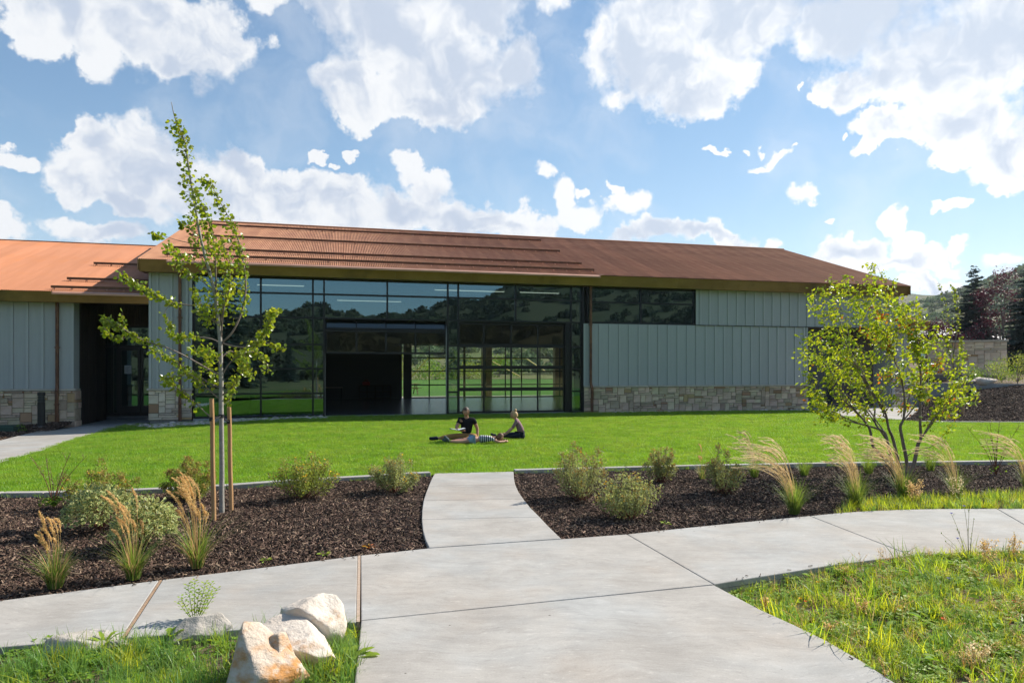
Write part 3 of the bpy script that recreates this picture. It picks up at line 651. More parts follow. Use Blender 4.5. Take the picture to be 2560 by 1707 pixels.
# ---------------------------------------------------------------- the hall
R = random.Random(11)
EAVE_O, EAVE_Z, PITCH, RIDGE_O = -.5, 5.69, .35, 8.92
def stones(parent, s0, s1, z0, z1, o=0., m='stone', axis='s', cu=.106, cz=.08, seed=1):
    """squared rubble: blocks of mixed size, each one an object, proud of the mortar by its own amount"""
    r = random.Random(seed); nx = max(1, round((s1 - s0) / cu)); nz = max(1, round((z1 - z0) / cz))
    cu = (s1 - s0) / nx; cz = (z1 - z0) / nz; used = set(); g = .007
    for j in range(nz):
        for i in range(nx):
            if (i, j) in used: continue
            h = r.choice((1, 1, 1, 2, 2, 3, 4)); w = r.choice((2, 3, 4, 5, 6) if h < 2 else (2, 3, 3, 4)); 
            while h > 1 and j + h > nz: h -= 1
            k = 0
            while k < w and i + k < nx and all((i + k, j + l) not in used for l in range(h)): k += 1
            if k == 0: k = 1; h = 1
            w = k
            if h > 1 and w < 2: h = 1
            if nx - (i + w) == 1 and all((i + w, j + l) not in used for l in range(h)): w += 1
            for a in range(w):
                for b in range(h): used.add((i + a, j + b))
            a0, a1, b0, b1 = s0 + i * cu + g, s0 + (i + w) * cu - g, z0 + j * cz + g, z0 + (j + h) * cz - g
            d = .03 + r.random() * .03; c = .010; q = lambda: r.uniform(-.006, .006)
            back = [(a0, b0), (a1, b0), (a1, b1), (a0, b1)]
            frontp = [(a0 + c + q(), b0 + c + q()), (a1 - c + q(), b0 + c + q()), (a1 - c + q(), b1 - c + q()), (a0 + c + q(), b1 - c + q())]
            mid = [(a0, b0), (a1, b0), (a1, b1), (a0, b1)]
            mb = MB()
            def P(x, z, y): return (x, o - y, z) if axis == 's' else (o + y, x, z)
            for ring, dep in ((back, 0), (mid, d - .012), (frontp, d)):
                mb.v += [P(x, z, dep + (q() * .8 if ring is frontp else 0)) for x, z in ring]
            for lv in (0, 4):
                for e in range(4): mb.f.append((lv + e, lv + (e + 1) % 4, lv + 4 + (e + 1) % 4, lv + 4 + e)); mb.m.append(0)
            mb.f.append((8, 9, 10, 11)); mb.m.append(0)
            if axis != 's': mb.f = [tuple(reversed(f)) for f in mb.f]
            # own origin so that colour and grain differ from stone to stone
            cx = Vector(P((a0 + a1) / 2, (b0 + b1) / 2, 0)); mb.v = [tuple(Vector(v) - cx) for v in mb.v]
            st = mb.build('stone', M[m], parent); st.location = cx
def caps(parent, s0, s1, z0, z1, o0, o1, m='cap', step=1.6):
    n = max(1, round((s1 - s0) / step))
    for k in range(n):
        a, b = s0 + (s1 - s0) * k / n + .003, s0 + (s1 - s0) * (k + 1) / n - .003
        MB().box((a, o0, z0), (b, o1, z1)).build('cap_stone', M[m], parent, bevel=.006)
def siding(parent, edges, z0, z1, o=0., bw=.075, name='siding_panel'):
    """board and batten: panels between the battens, battens proud of them"""
    for a, b in zip(edges, edges[1:]):
        if b - a < bw + .02: continue
        mb = MB().box((a + bw / 2 + .004, -.012, z0), (b - bw / 2 - .004, .015, z1)); c = Vector((0, o, 0))  # gap beside each batten bares the dark sheathing as a painted-in shade line
        q = mb.build(name, M['siding'], parent); q.location = c
    for e in edges:
        q = MB().box((-bw / 2, -.048, z0 + .002), (bw / 2, -.010, z1 - .002)).build('batten', M['batten'], parent, bevel=.003); q.location = (e, o, 0)
def corrugated(parent, s0, s1, o0, o1, zf, m='rust', pitch=.0678, amp=.015, sheet_w=.8136, name='roof_sheet'):
    n = max(1, round((s1 - s0) / sheet_w)); per = (s1 - s0) / n
    for k in range(n):
        a = s0 + per * k; cnt = max(1, round(per / pitch)); mb = MB(); N = cnt * 8
        lift = .003 * (k % 2)
        for i in range(N + 1):
            x = a + per * i / N; h = amp * math.sin(2 * math.pi * i / 8)
            for y in (o0, o1): mb.v.append((x - a, y, zf(y) + h + lift))
        for i in range(N): mb.f.append((2*i, 2*i + 2, 2*i + 3, 2*i + 1)); mb.m.append(0)
        q = mb.build(name, M[m], parent, smooth=True); q.location.x = a
def snow_rail(parent, s0, s1, o, zf):
    z = zf(o); r = tag(MB().bar((s0, o, z + .095), (s1, o, z + .095), .06, .085).build('snow_rail', M['rust_dark'], parent))
    cl = MB(); k = int((s1 - s0) / .55)
    for i in range(k + 1):
        s = s0 + .1 + (s1 - s0 - .2) * i / max(1, k)
        cl.bar((s, o - .10, z - .015), (s, o + .02, z + .05), .03, .045)
    tag(cl.build('rail_clip', M['bright_copper'], r), kind='stuff')
def fascia(parent, s0, s1, o, z0, z1, lean=.13, seam=3.05):
    n = max(1, round((s1 - s0) / seam))
    for k in range(n):
        a, b = s0 + (s1 - s0) * k / n + .0015, s0 + (s1 - s0) * (k + 1) / n - .0015
        mb = MB(); t = .03
        P = [(a, o + lean, z0), (b, o + lean, z0), (b, o, z1), (a, o, z1)]
        mb.v = P + [(x, y + t, z) for x, y, z in P]
        for f in ((0,1,2,3),(7,6,5,4),(0,4,5,1),(1,5,6,2),(2,6,7,3),(3,7,4,0)): mb.f.append(f); mb.m.append(0)
        q = mb.build('fascia_panel', M['copper'], parent)
def downspout(parent, s, o, z0, z1, kick=None, foot=0.):
    pts = [(s, o, z1), (s, o, 1.22), (s + .02, o - .10, 1.02), (s + .02, o - .10, z0 + foot)]
    mb = MB(); mb.bar(pts[0], pts[1], .095, .08, up=(0, 1, 0)); mb.bar(pts[1], pts[2], .095, .08, up=(0, 1, 0)); mb.bar(pts[2], pts[3], .10, .085, up=(0, 1, 0))
    d = mb.build('downspout', M['downspout'], parent, bevel=.006)
    for z in (z1 - 1.6, .55):
        y = o if z > 1.2 else o - .10
        MB().box((s - .075 + (0 if z > 1.2 else .02), y - .05, z), (s + .075 + (0 if z > 1.2 else .02), y + .07, z + .035)).build('bracket', M['rust_dark'], d)
    return d
def frame_grid(parent, ss, zs, o, w=.066, d=.12, glass='glass', pane='glass_pane', mull='mullion', outer=True, skip=()):
    """upright and cross bars of a glazed screen, and a pane in every light"""
    for s in ss: MB().box((s - w / 2, o - d / 2, zs[0] - w / 2), (s + w / 2, o + d / 2, zs[-1] + w / 2)).build(mull, M['frame'], parent, bevel=.004)
    for a, b in zip(ss, ss[1:]):
        for z in zs: MB().box((a + w / 2 - .001, o - d / 2 + .004, z - w / 2), (b - w / 2 + .001, o + d / 2 - .004, z + w / 2)).build('transom', M['frame'], parent, bevel=.004)
        for i, (c, e) in enumerate(zip(zs, zs[1:])):
            if (a, c) in skip: continue
            MB().box((a + w / 2 - .004, o - .004, c + w / 2 - .004), (b - w / 2 + .004, o + .004, e - w / 2 + .004), skip=(0, 1, 3, 5, 4)).build(pane, M[glass], parent)

hall = empty('community_hall', (P0[0], P0[1], 0), A, 'long grey barn-like hall with rusted corrugated roof, glass front and stone base', 'building')
zr = lambda o: EAVE_Z + PITCH * (o - EAVE_O)
BACK_O = 18.9
# roof
roof = empty('roof', parent=hall)
corrugated(roof, -17.02, 15.72, EAVE_O - .06, RIDGE_O, zr)
rb = MB(); zb = lambda o: zr(RIDGE_O) - PITCH * (o - RIDGE_O)
rb.face([(-17.02, RIDGE_O, zb(RIDGE_O)), (15.72, RIDGE_O, zb(RIDGE_O)), (15.72, BACK_O, zb(BACK_O)), (-17.02, BACK_O, zb(BACK_O))])
rb.build('rear_roof_slope', M['rust'], roof)
dk = MB()
dk.face([(-16.98, EAVE_O + .1, zr(EAVE_O + .1) - .05), (15.68, EAVE_O + .1, zr(EAVE_O + .1) - .05), (15.68, RIDGE_O, zr(RIDGE_O) - .05), (-16.98, RIDGE_O, zr(RIDGE_O) - .05)])
dk.face([(-16.98, RIDGE_O, zb(RIDGE_O) - .05), (15.68, RIDGE_O, zb(RIDGE_O) - .05), (15.68, BACK_O, zb(BACK_O) - .05), (-16.98, BACK_O, zb(BACK_O) - .05)])
dk.build('roof_deck', M['interior'], roof)
MB().tube([(-17.03, RIDGE_O, zr(RIDGE_O) + .02), (15.73, RIDGE_O, zr(RIDGE_O) + .02)], .045, 6).build('ridge_cap', M['rust'], roof)
for s, q in ((-17.03, -1), (15.70, 1)):
    for f, a, b in ((zr, EAVE_O, RIDGE_O), (zb, RIDGE_O, BACK_O)):
        mb = MB(); x0, x1 = sorted((s, s + .03))
        mb.v = [(x, y, f(y) + dz) for x in (x0, x1) for y, dz in ((a, -.42), (b, -.42), (b, -.02), (a, -.02))]
        for fc in ((3,2,1,0),(4,5,6,7),(0,1,5,4),(1,2,6,5),(2,3,7,6),(3,0,4,7)): mb.f.append(fc); mb.m.append(0)
        mb.build('barge_board', M['copper'], roof)
for s0, s1, o in ((-16.0, .06, 7.4), (-16.27, .08, 4.3), (-16.27, .10, 1.32), (-16.27, .17, -.02)): snow_rail(roof, s0, s1, o, zr)
fascia(roof, -17.0, 15.70, EAVE_O, 5.25, 5.66)
MB().box((-16.98, EAVE_O + .14, 5.26), (15.68, .25, 5.29)).build('soffit', M['copper'], roof)
g = MB(); z = zr(EAVE_O - .06)
g.bar((-16.05, EAVE_O - .135, z - .045), (.2, EAVE_O - .135, z - .045), .17, .022, up=(0, -.42, .9)); g.box((-16.05, EAVE_O - .21, z - .125), (.2, EAVE_O - .19, z - .075)); g.box((-16.05, EAVE_O - .145, z - .075), (.2, EAVE_O - .02, z - .055)); g.box((-16.05, EAVE_O - .02, z - .075), (.2, EAVE_O - .005, z - .03))
gt = g.build('gutter', M['bright_copper'], roof)
MB().face([(.2, EAVE_O - .17, z - .004), (.2, EAVE_O - .02, z + .03), (.42, EAVE_O - .02, z + .03), (.42, EAVE_O - .06, z + .02)]).build('gutter_end', M['bright_copper'], gt)

# front wall, right half: stone base, grey board and batten, long high window
base_r = empty('stone_base', parent=hall)
MB().box((-.27, .0, -.25), (10.53, .3, 1.045)).build('mortar', M['mortar'], base_r)
stones(base_r, -.27, 10.53, -.02, 1.04, 0., seed=3)
caps(base_r, -.28, 10.55, 1.045, 1.114, -.085, .2)
low = empty('lower_siding', parent=hall)
MB().box((-.27, .04, 1.114), (10.52, .3, 3.72)).build('sheathing', M['frame'], low)  # near-black so the panel gaps paint in the shade beside the battens
siding(low, [-.25, -.03, .42, .87, 1.32, 1.77, 2.22, 2.675, 3.125, 3.575, 4.03, 4.48, 4.93, 5.385, 5.835, 6.28, 6.73, 7.18, 7.63, 8.08, 8.53, 8.98, 9.435, 9.885, 10.345, 10.49], 1.116, 3.712, .02)
upp = empty('upper_siding', parent=hall)
MB().box((4.90, .03, 3.72), (15.55, .3, 5.27)).build('sheathing', M['frame'], upp)
siding(upp, [4.92, 5.11] + [5.56 + .4495 * k for k in range(23)] , 3.735, 5.262, .0)
MB().box((4.86, -.05, 3.712), (15.56, .01, 3.732)).build('flashing', M['frame'], upp)
win = empty('clerestory_window', parent=hall)
frame_grid(win, [-.10, 2.33, 4.84], [3.76, 4.62, 5.22], .10)
MB().box((-.3, .4, 3.72), (4.9, .5, 5.25)).build('shade_board', M['interior'], win) if False else None
downspout(hall, .0, -.09, -.05, 5.25)

# glazed front
cw = empty('curtain_wall', parent=hall)
ZR = [.03, .89, 1.82, 2.74, 3.75, 4.66, 5.235]
frame_grid(cw, [-15.31, -13.01, -11.14, -10.73], ZR, .15)
frame_grid(cw, [-10.73, -8.35, -5.97], [3.75, 4.66, 5.235], .152)
frame_grid(cw, [-5.97, -5.55], ZR, .15)
frame_grid(cw, [-5.55, -3.18, -.79], [3.75, 4.66, 5.235], .152)
frame_grid(cw, [-.79, -.35], ZR, .15)
MB().box((-.33, .02, .0), (-.26, .26, 5.25)).build('corner_post', M['frame'], cw)
MB().box((-15.33, .04, -.14), (-.3, .3, -.004)).build('sill', M['concrete_side'], cw)
MB().box((-10.7, -.24, -.12), (-.9, .5, .012)).build('threshold', M['concrete_side'], cw)
# overhead doors: one half raised, one closed
def door(name, ss, sections, o, curved=False):
    d = empty(name, parent=hall)
    for z0, z1 in sections:
        for z in (z0, z1 - .07): MB().box((ss[0], o - .022, z), (ss[-1], o + .022, z + .07)).build('rail', M['frame'], d, bevel=.004)
        for s in ss: MB().box((max(ss[0], s - .034), o - .02, z0 + .07), (min(ss[-1], s + .034), o + .02, z1 - .07)).build('stile', M['frame'], d)
        for a, b in zip(ss, ss[1:]): MB().box((a + .03, o - .004, z0 + .066), (b - .03, o + .004, z1 - .066), skip=(0, 1, 3, 5, 4)).build('door_pane', M['door_glass'], d)
    return d
d1s = [-10.66, -9.52, -8.39, -7.24, -6.05]
d1 = door('overhead_door', d1s, [(2.40, 3.32)], .30)
tr = MB()   # the sections above follow the track up under the roof
tr.box((d1s[0], .30, 3.345), (d1s[-1], .345, 3.415))
tr.build('rail', M['frame'], d1)
for k in range(4):
    a, b = d1s[k] + .03, d1s[k + 1] - .03
    mb = MB(); pr_ = [(.32, 3.41), (.36, 3.60), (.55, 3.78), (.95, 3.86), (3.2, 3.90)]
    for (o0, z0), (o1, z1) in zip(pr_, pr_[1:]): mb.face([(a, o0, z0), (b, o0, z0), (b, o1, z1), (a, o1, z1)])
    mb.build('door_pane', M['door_glass'], d1)
for s in d1s: MB().tube([(s, .32, 3.36), (s, .36, 3.60), (s, .55, 3.78), (s, .95, 3.86), (s, 3.2, 3.90)], .034, 4).build('stile', M['frame'], d1)
for s in (d1s[0] - .05, d1s[-1] + .05): MB().tube([(s, .34, .02), (s, .34, 3.4), (s, .45, 3.7), (s, .9, 3.86), (s, 3.4, 3.92)], .022, 6).build('track', M['steel'], d1)
d2 = door('overhead_door', [-5.50, -4.47, -3.33, -2.19, -1.03], [(.03, .99), (.99, 1.88), (1.88, 2.76), (2.76, 3.68)], .30)
MB().box((-1.04, .14, 0), (-.80, .5, 3.72)).build('jamb', M['frame'], d2)

# column of siding on stone at the left end
col_b = empty('stone_base', parent=hall)
MB().box((-16.74, .0, -.3), (-15.38, 3.9, 1.045)).build('mortar', M['mortar'], col_b)
stones(col_b, -16.79, -15.35, -.02, 1.04, 0., m='pale_stone', cu=.11, seed=8)
caps(col_b, -16.84, -15.33, 1.045, 1.114, -.085, .4, m='cap')
col_s = empty('column_siding', parent=hall)
MB().box((-16.72, .03, 1.114), (-15.40, 3.9, 5.28)).build('sheathing', M['frame'], col_s)
siding(col_s, [-16.74, -16.5, -16.04, -15.53, -15.39], 1.116, 5.262, .02, bw=.085)
downspout(hall, -15.74, -.09, -.05, 5.25)

# inside
inn = empty('interior', parent=hall)
MB().box((-15.3, .31, -.15), (12, 15.55, .008)).build('concrete_floor', M['floor'], inn)
BW = MB(); BW.box((-15.4, 15.5, 0), (-6.45, 15.6, 6.5)); BW.box((-6.0, 15.5, 3.35), (4.7, 15.6, 6.5)); BW.box((4.7, 15.5, 0), (15.5, 15.6, 6.5)); BW.box((-6.45, 15.5, 3.35), (-6.0, 15.6, 6.5))
BW.build('rear_wall', M['interior'], inn)
MB().box((-6.36, 15.42, 0), (-5.93, 15.68, 3.35)).build('rear_post', M['frame'], inn)
for s in (-15.35, 12.0):
    mb = MB(); pf = [(.3, 0), (15.5, 0), (15.5, zb(15.5) - .06), (RIDGE_O, zr(RIDGE_O) - .06), (.3, zr(.3) - .06)]
    mb.v = [(s + d, o, z) for d in (0, .08) for o, z in pf]; mb.f = [tuple(range(5)), tuple(reversed(range(5, 10)))]; mb.m = [0, 0]
    mb.build('side_wall', M['interior'], inn)
MB().box((15.45, .3, 0), (15.55, 15.6, 5.2)).build('gable_wall', M['siding'], hall)
MB().box((-.4, .5, 3.3), (12, .6, 5.3)).build('front_lining', M['interior'], inn); MB().box((-.25, .5, 0), (12, .6, 3.3)).build('front_lining', M['interior'], inn)
rear = empty('rear_doors', parent=hall)
frame_grid(rear, [-5.89, -4.77, -3.64, -2.59], [.05, .83, 1.675, 2.52, 3.3], 15.52, w=.07, d=.06, glass='door_glass', pane='door_pane')
frame_grid(rear, [-2.52, -1.2, .10, 1.17, 2.4, 3.75, 4.6], [.05, .83, 1.675, 2.52, 3.3], 15.52, w=.07, d=.06, glass='door_glass', pane='door_pane')
for s in (-.55, 4.55, -7.2, 10, -13): MB().box((s - .32, 18.0, -.1), (s + .32, 18.5, 5.6)).build('porch_post', M['timber'], hall)
for s in (-2.6, 2.0, 7): MB().box((s - .1, 18.2, .9), (s + .1, 18.3, 1.02)).build('porch_rail', M['timber'], hall) if False else None
em = bpy.data.materials.new('lit_tube'); em.use_nodes = True; em.node_tree.nodes.clear()
_o = node(em.node_tree, 'ShaderNodeOutputMaterial'); _e = node(em.node_tree, 'ShaderNodeEmission', inp={0: (.9, 1, .85, 1), 1: .6}); em.node_tree.links.new(_e.outputs[0], _o.inputs[0])
for s0, s1, o, z in ((-6.1, -2.9, 3.2, 5.35), (-2.2, -.3, 3.2, 5.35), (.6, 3.6, 3.2, 5.33), (-13.5, -11.6, 3.2, 5.35), (-10.3, -7.0, 9.5, 5.4)):
    l = MB().bar((s0, o, z), (s1, o, z), .08, .06).build('tube_light', M['steel'], inn)
    MB().bar((s0 + .02, o, z - .045), (s1 - .02, o, z - .045), .07, .03).build('lit_tube', em, l)

# right-hand recess under the upper siding
rec = empty('recess_siding', parent=hall)
for k in range(11):
    a = 10.54 + k * .46; MB().box((a, 1.5, -.1), (a + .452, 1.54 + .006 * (k % 2), 3.74)).build('board', M['brown_wood'], rec)
MB().box((10.45, .06, -.1), (10.54, 1.5, 3.72)).build('return_board', M['brown_wood'], rec)
MB().box((10.5, .0, 3.69), (15.56, 1.56, 3.73)).build('recess_ceiling', M['brown_wood'], rec)

# ---------------------------------------------------------------- lower wing on the left, with the entrance
wing = empty('entrance_wing', (P0[0], P0[1], 0), A, 'lower grey wing on the left with bright orange rusted roof and dark recessed entrance', 'building')
we_o, we_z = -.1, 4.52; wz = lambda o: we_z + PITCH * (o - we_o)
wr_ = empty('roof', parent=wing)
corrugated(wr_, -34., -16.98, we_o - .06, RIDGE_O, wz, m='rust_orange')
wb = MB(); wzb = lambda o: wz(RIDGE_O) - PITCH * (o - RIDGE_O)
wb.face([(-34, RIDGE_O, wzb(RIDGE_O)), (-16.98, RIDGE_O, wzb(RIDGE_O)), (-16.98, BACK_O, wzb(BACK_O)), (-34, BACK_O, wzb(BACK_O))]); wb.build('rear_roof_slope', M['rust_orange'], wr_)
MB().face([(-34, .0, wz(0) - .06), (-16.8, .0, wz(0) - .06), (-16.8, RIDGE_O, wz(RIDGE_O) - .06), (-34, RIDGE_O, wz(RIDGE_O) - .06)]).build('roof_deck', M['interior'], wr_)
MB().tube([(-34, RIDGE_O, wz(RIDGE_O) + .015), (-16.98, RIDGE_O, wz(RIDGE_O) + .015)], .03, 6).build('ridge_cap', M['rust_dark'], wr_)
fascia(wr_, -34, -16.78, we_o, 4.14, 4.49, lean=.11)
MB().box((-34, we_o + .12, 4.15), (-16.78, .5, 4.17)).build('soffit', M['copper'], wr_)
for s0, o in ((-19.86, 4.2), (-19.86, 1.4), (-19.9, .08)): snow_rail(wr_, s0, -16.95, o, wz)
g = MB(); z = wz(we_o - .06)
g.bar((-19.75, we_o - .135, z - .045), (-16.8, we_o - .135, z - .045), .17, .022, up=(0, -.42, .9)); g.box((-19.75, we_o - .21, z - .125), (-16.8, we_o - .19, z - .075)); g.box((-19.75, we_o - .145, z - .075), (-16.8, we_o - .02, z - .055))
g.build('gutter', M['bright_copper'], wr_)
wbs = empty('stone_base', parent=wing)
MB().box((-34, .4, -.5), (-19.3, .7, 1.045)).build('mortar', M['mortar'], wbs)
stones(wbs, -25.3, -19.27, -.30, 1.04, .4, m='stone', cu=.12, cz=.085, seed=15)
stones(wbs, .4, 1.0, -.25, 1.04, -19.3, m='stone', axis='o', cu=.15, cz=.11, seed=17)
caps(wbs, -34, -19.22, 1.045, 1.114, .315, .8)
ws = empty('wing_siding', parent=wing)
MB().box((-34, .44, 1.114), (-19.36, .8, 4.2)).build('sheathing', M['frame'], ws)
MB().box((-19.36, .42, 1.114), (-19.31, .95, 4.2)).build('return_board', M['siding'], ws)
siding(ws, [-19.345 - .468 * k for k in range(31)][::-1], 1.116, 4.148, .42, bw=.085)
downspout(wing, -19.80, .33, -.25, 4.15)
ent = empty('entrance', parent=wing)
for k in range(8):
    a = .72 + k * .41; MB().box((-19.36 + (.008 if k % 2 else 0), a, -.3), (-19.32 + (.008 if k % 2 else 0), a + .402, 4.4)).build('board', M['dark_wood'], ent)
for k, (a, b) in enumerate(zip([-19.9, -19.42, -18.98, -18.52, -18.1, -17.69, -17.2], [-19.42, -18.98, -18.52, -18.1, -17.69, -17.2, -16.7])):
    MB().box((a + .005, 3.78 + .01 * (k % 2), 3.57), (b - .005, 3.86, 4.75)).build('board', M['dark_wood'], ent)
frame_grid(ent, [-19.66, -19.06, -18.86], [.0, 2.73, 3.53], 3.84, w=.09, d=.1)
frame_grid(ent, [-18.86, -16.75], [2.73, 3.53], 3.84, w=.09, d=.1)
for a, b in ((-18.83, -18.04), (-18.02, -17.2)):
    lf = empty('door', parent=ent)
    f = MB(); f.box((a, 3.80, .03), (a + .10, 3.85, 2.68)); f.box((b - .10, 3.80, .03), (b, 3.85, 2.68)); f.box((a + .1, 3.80, .03), (b - .1, 3.85, .30)); f.box((a + .1, 3.80, 2.56), (b - .1, 3.85, 2.68))
    f.build('door_frame', M['frame'], lf); MB().box((a + .095, 3.82, .295), (b - .095, 3.83, 2.565), skip=(0, 1, 3, 5, 4)).build('door_pane', M['glass'], lf)
    x = b - .16 if a < -18.5 else a + .06
    MB().tube([(x, 3.74, .95), (x, 3.70, 1.0), (x, 3.70, 1.35), (x, 3.74, 1.4)], .014, 6).build('door_pull', M['frame'], lf)
h = MB(); h.tube([(-19.48, 3.74, .83), (-19.33, 3.74, .83), (-19.33, 3.74, 1.33), (-19.48, 3.74, 1.33), (-19.48, 3.74, .83)], .011, 5); h.build('panel_pull', M['steel'], ent)
nt_ = MB().box((-18.62, 3.79, 1.62), (-18.36, 3.796, 1.96)).build('notice', M['paper'], ent)
ln = MB()
for k in range(7): ln.box((-18.59, 3.786, 1.88 - k * .035), (-18.42 - .03 * (k % 3), 3.7885, 1.89 - k * .035), skip=(0, 1, 3, 4, 5))
tag(ln.build('printed_line', M['ink'], nt_), kind='stuff')
MB().box((-19.4, 3.9, -.3), (-16.7, 4.0, 6)).build('lobby_wall', M['interior'], ent) if False else None
MB().box((-20.5, 7.5, -.2), (-15.5, 7.6, 4)).build('lobby_wall', M['interior'], ent)
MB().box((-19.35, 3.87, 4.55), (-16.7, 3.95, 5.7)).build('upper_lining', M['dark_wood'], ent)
MB().box((-20, 3.9, -.25), (-15.5, 7.5, -.1)).build('lobby_floor', M['floor'], ent)

# ---------------------------------------------------------------- small wing at the right-hand end
anx = empty('end_wing', (P0[0], P0[1], 0), A, 'small grey wing with low rusted roof behind the yellow-green tree', 'building')
az_ = lambda o: 4.25 + .3 * (o - 2)
ar = empty('roof', parent=anx); corrugated(ar, 15.74, 19.4, 1.95, 7.5, az_)
fascia(ar, 15.74, 19.4, 2.0, 3.78, 4.22, lean=.12)
MB().face([(19.4, 2.0, 3.9), (19.4, 7.5, 5.5), (19.4, 7.5, 5.9), (19.4, 2.0, 4.22)]).build('barge_board', M['copper'], ar)
asd = empty('wing_siding', parent=anx)
MB().box((15.6, 2.56, -.1), (18.55, 7, 3.8)).build('sheathing', M['frame'], asd); MB().box((18.5, 7, -.1), (18.55, 7.1, 3.8)).build('sheathing', M['frame'], asd) if False else None
siding(asd, [15.6 + .45 * k for k in range(7)] + [18.53], .4, 3.79, 2.54)
# ---------------------------------------------------------------- planting
R = random.Random(23)
def leaf(mb, p, d, up, L, W, m=0, fold=.25, round_=True, curl=0.):
    """one leaf: a folded, pointed oval of four triangles"""
    d = Vector(d).normalized(); up = Vector(up); sx = d.cross(up)
    sx = sx.normalized() if sx.length > 1e-4 else d.orthogonal().normalized(); n = sx.cross(d)
    p = Vector(p); k = len(mb.v); w = W / 2; e = n * (w * fold)
    if round_:
        mb.v += [tuple(p), tuple(p + d * L * .32 + sx * w + e), tuple(p + d * L * .72 + sx * w * .78 + e - n * curl * L * .5), tuple(p + d * L - n * curl * L), tuple(p + d * L * .72 - sx * w * .78 + e - n * curl * L * .5), tuple(p + d * L * .32 - sx * w + e)]
        mb.f += [(k, k+1, k+2, k+3), (k, k+3, k+4, k+5)]; mb.m += [m, m]
    else:
        mb.v += [tuple(p), tuple(p + d * L * .45 + sx * w + e), tuple(p + d * L - n * curl * L), tuple(p + d * L * .45 - sx * w + e)]
        mb.f += [(k, k+1, k+2), (k, k+2, k+3)]; mb.m += [m, m]
def rv(r, s=1.): return Vector((r.uniform(-s, s), r.uniform(-s, s), r.uniform(-s, s)))
def spline(pts, n=6):
    pts = [Vector(p) for p in pts]; out = []
    for i in range(len(pts) - 1):
        a, b, c, d = pts[max(i - 1, 0)], pts[i], pts[i + 1], pts[min(i + 2, len(pts) - 1)]
        for k in range(n):
            t = k / n; out.append(.5 * ((2 * b) + (c - a) * t + (2*a - 5*b + 4*c - d) * t * t + (3*b - a - 3*c + d) * t ** 3))
    return out + [pts[-1]]
def blade(mb, p, h, w, lean, az, r, m=0, segs=3, droop=1.):
    """a grass blade that bends over"""
    dx, dy = math.cos(az), math.sin(az); side = Vector((-dy, dx, 0)); pts = []; ws = []
    for i in range(segs + 1):
        t = i / segs; q = lean * (t ** 1.6) * h; z = h * t * (1 - .35 * lean * droop * t)
        pts.append((p[0] + dx * q, p[1] + dy * q, p[2] + z)); ws.append(max(w * (1 - t ** 1.8), w * .08))
    mb.ribbon(pts, ws, side, m)

# ---- lawn, bark chips, pebbles, rough grass: stuff
def tuft(n, rad, h0, h1, w, lean, seed, m=0, segs=2):
    r = random.Random(seed); mb = MB()
    for _ in range(n):
        a = r.uniform(0, 6.283); q = rad * math.sqrt(r.random()); blade(mb, (q * math.cos(a), q * math.sin(a), -.005), r.uniform(h0, h1), w * r.uniform(.7, 1.2), r.uniform(0, lean), r.uniform(0, 6.283), r, m, segs)
    return mb
lawn_c = variants('lawn_tufts', [proto('lawn_tuft', tuft(70, .13, .030, .062, .0055, .75, 30 + k), M['lawn']) for k in range(4)])
tag(scatter('lawn_grass', lawn, lawn_c, 78, .8, 1.25, 3, .12), label='short bright green mown grass in front of the hall', cat='grass')
def chip_mesh(seed):
    r = random.Random(seed); mb = MB(); L = r.uniform(.022, .062); w = r.uniform(.006, .017); t = r.uniform(.003, .007)
    mb.v = [(-L/2, -w/2 * r.uniform(.3, 1), 0), (L/2, -w/2 * r.uniform(.2, 1), 0), (L/2 * r.uniform(.7, 1), w/2 * r.uniform(.3, 1), t * .4), (-L/2 * r.uniform(.7, 1), w/2, 0)]
    mb.v += [(x * .95, y * .8, t + r.uniform(0, .003)) for x, y, z in mb.v]
    for f in ((4,5,6,7),(0,1,5,4),(1,2,6,5),(2,3,7,6),(3,0,4,7)): mb.f.append(f); mb.m.append(0)
    return mb
chips = variants('bark_chips', [proto('bark_chip', chip_mesh(50 + k), M['chip' if k % 6 else 'chip_pale']) for k in range(12)])
tag(scatter('bark_mulch', left_bed, chips, 1500, .7, 1.5, 4, .65, lift=.006), label='dark brown shredded bark mulch left of the short path', cat='mulch')
tag(scatter('bark_mulch', right_bed, chips, 1400, .7, 1.5, 5, .65, lift=.006), label='dark brown shredded bark mulch right of the short path', cat='mulch')
tag(scatter('bark_mulch', bank, chips, 260, 1.3, 2.6, 6, .7, lift=.01), label='dark bark mulch on the sloping bank below the curved wall', cat='mulch')
tag(scatter('bark_mulch', house_bed, chips, 260, 1.2, 2.2, 7, .6, lift=.01), label='dark bark mulch along the stone base of the left wing', cat='mulch')
def pebble(seed):
    r = random.Random(seed); bm = bmesh.new(); bmesh.ops.create_icosphere(bm, subdivisions=2, radius=1)
    o = rv(r, 9)
    for v in bm.verts: v.co *= 1 + .28 * mnoise.noise(v.co * 1.1 + o)
    sx, sy, sz = r.uniform(.045, .085), r.uniform(.035, .06), r.uniform(.022, .04)
    for v in bm.verts: v.co = Vector((v.co.x * sx, v.co.y * sy, v.co.z * sz + sz * .4))
    me = bpy.data.meshes.new('pebble'); bm.to_mesh(me); bm.free(); me.materials.append(M['pebble'])
    me.polygons.foreach_set('use_smooth', [True] * len(me.polygons)); return bpy.data.objects.new('pebble', me)
peb = variants('river_pebbles', [pebble(70 + k) for k in range(6)])
strip_poly = [B(10.45, -.45), B(7, -.48), B(0, -.6), B(-.9, -.62), B(-.9, -.1), B(10.45, -.1)]
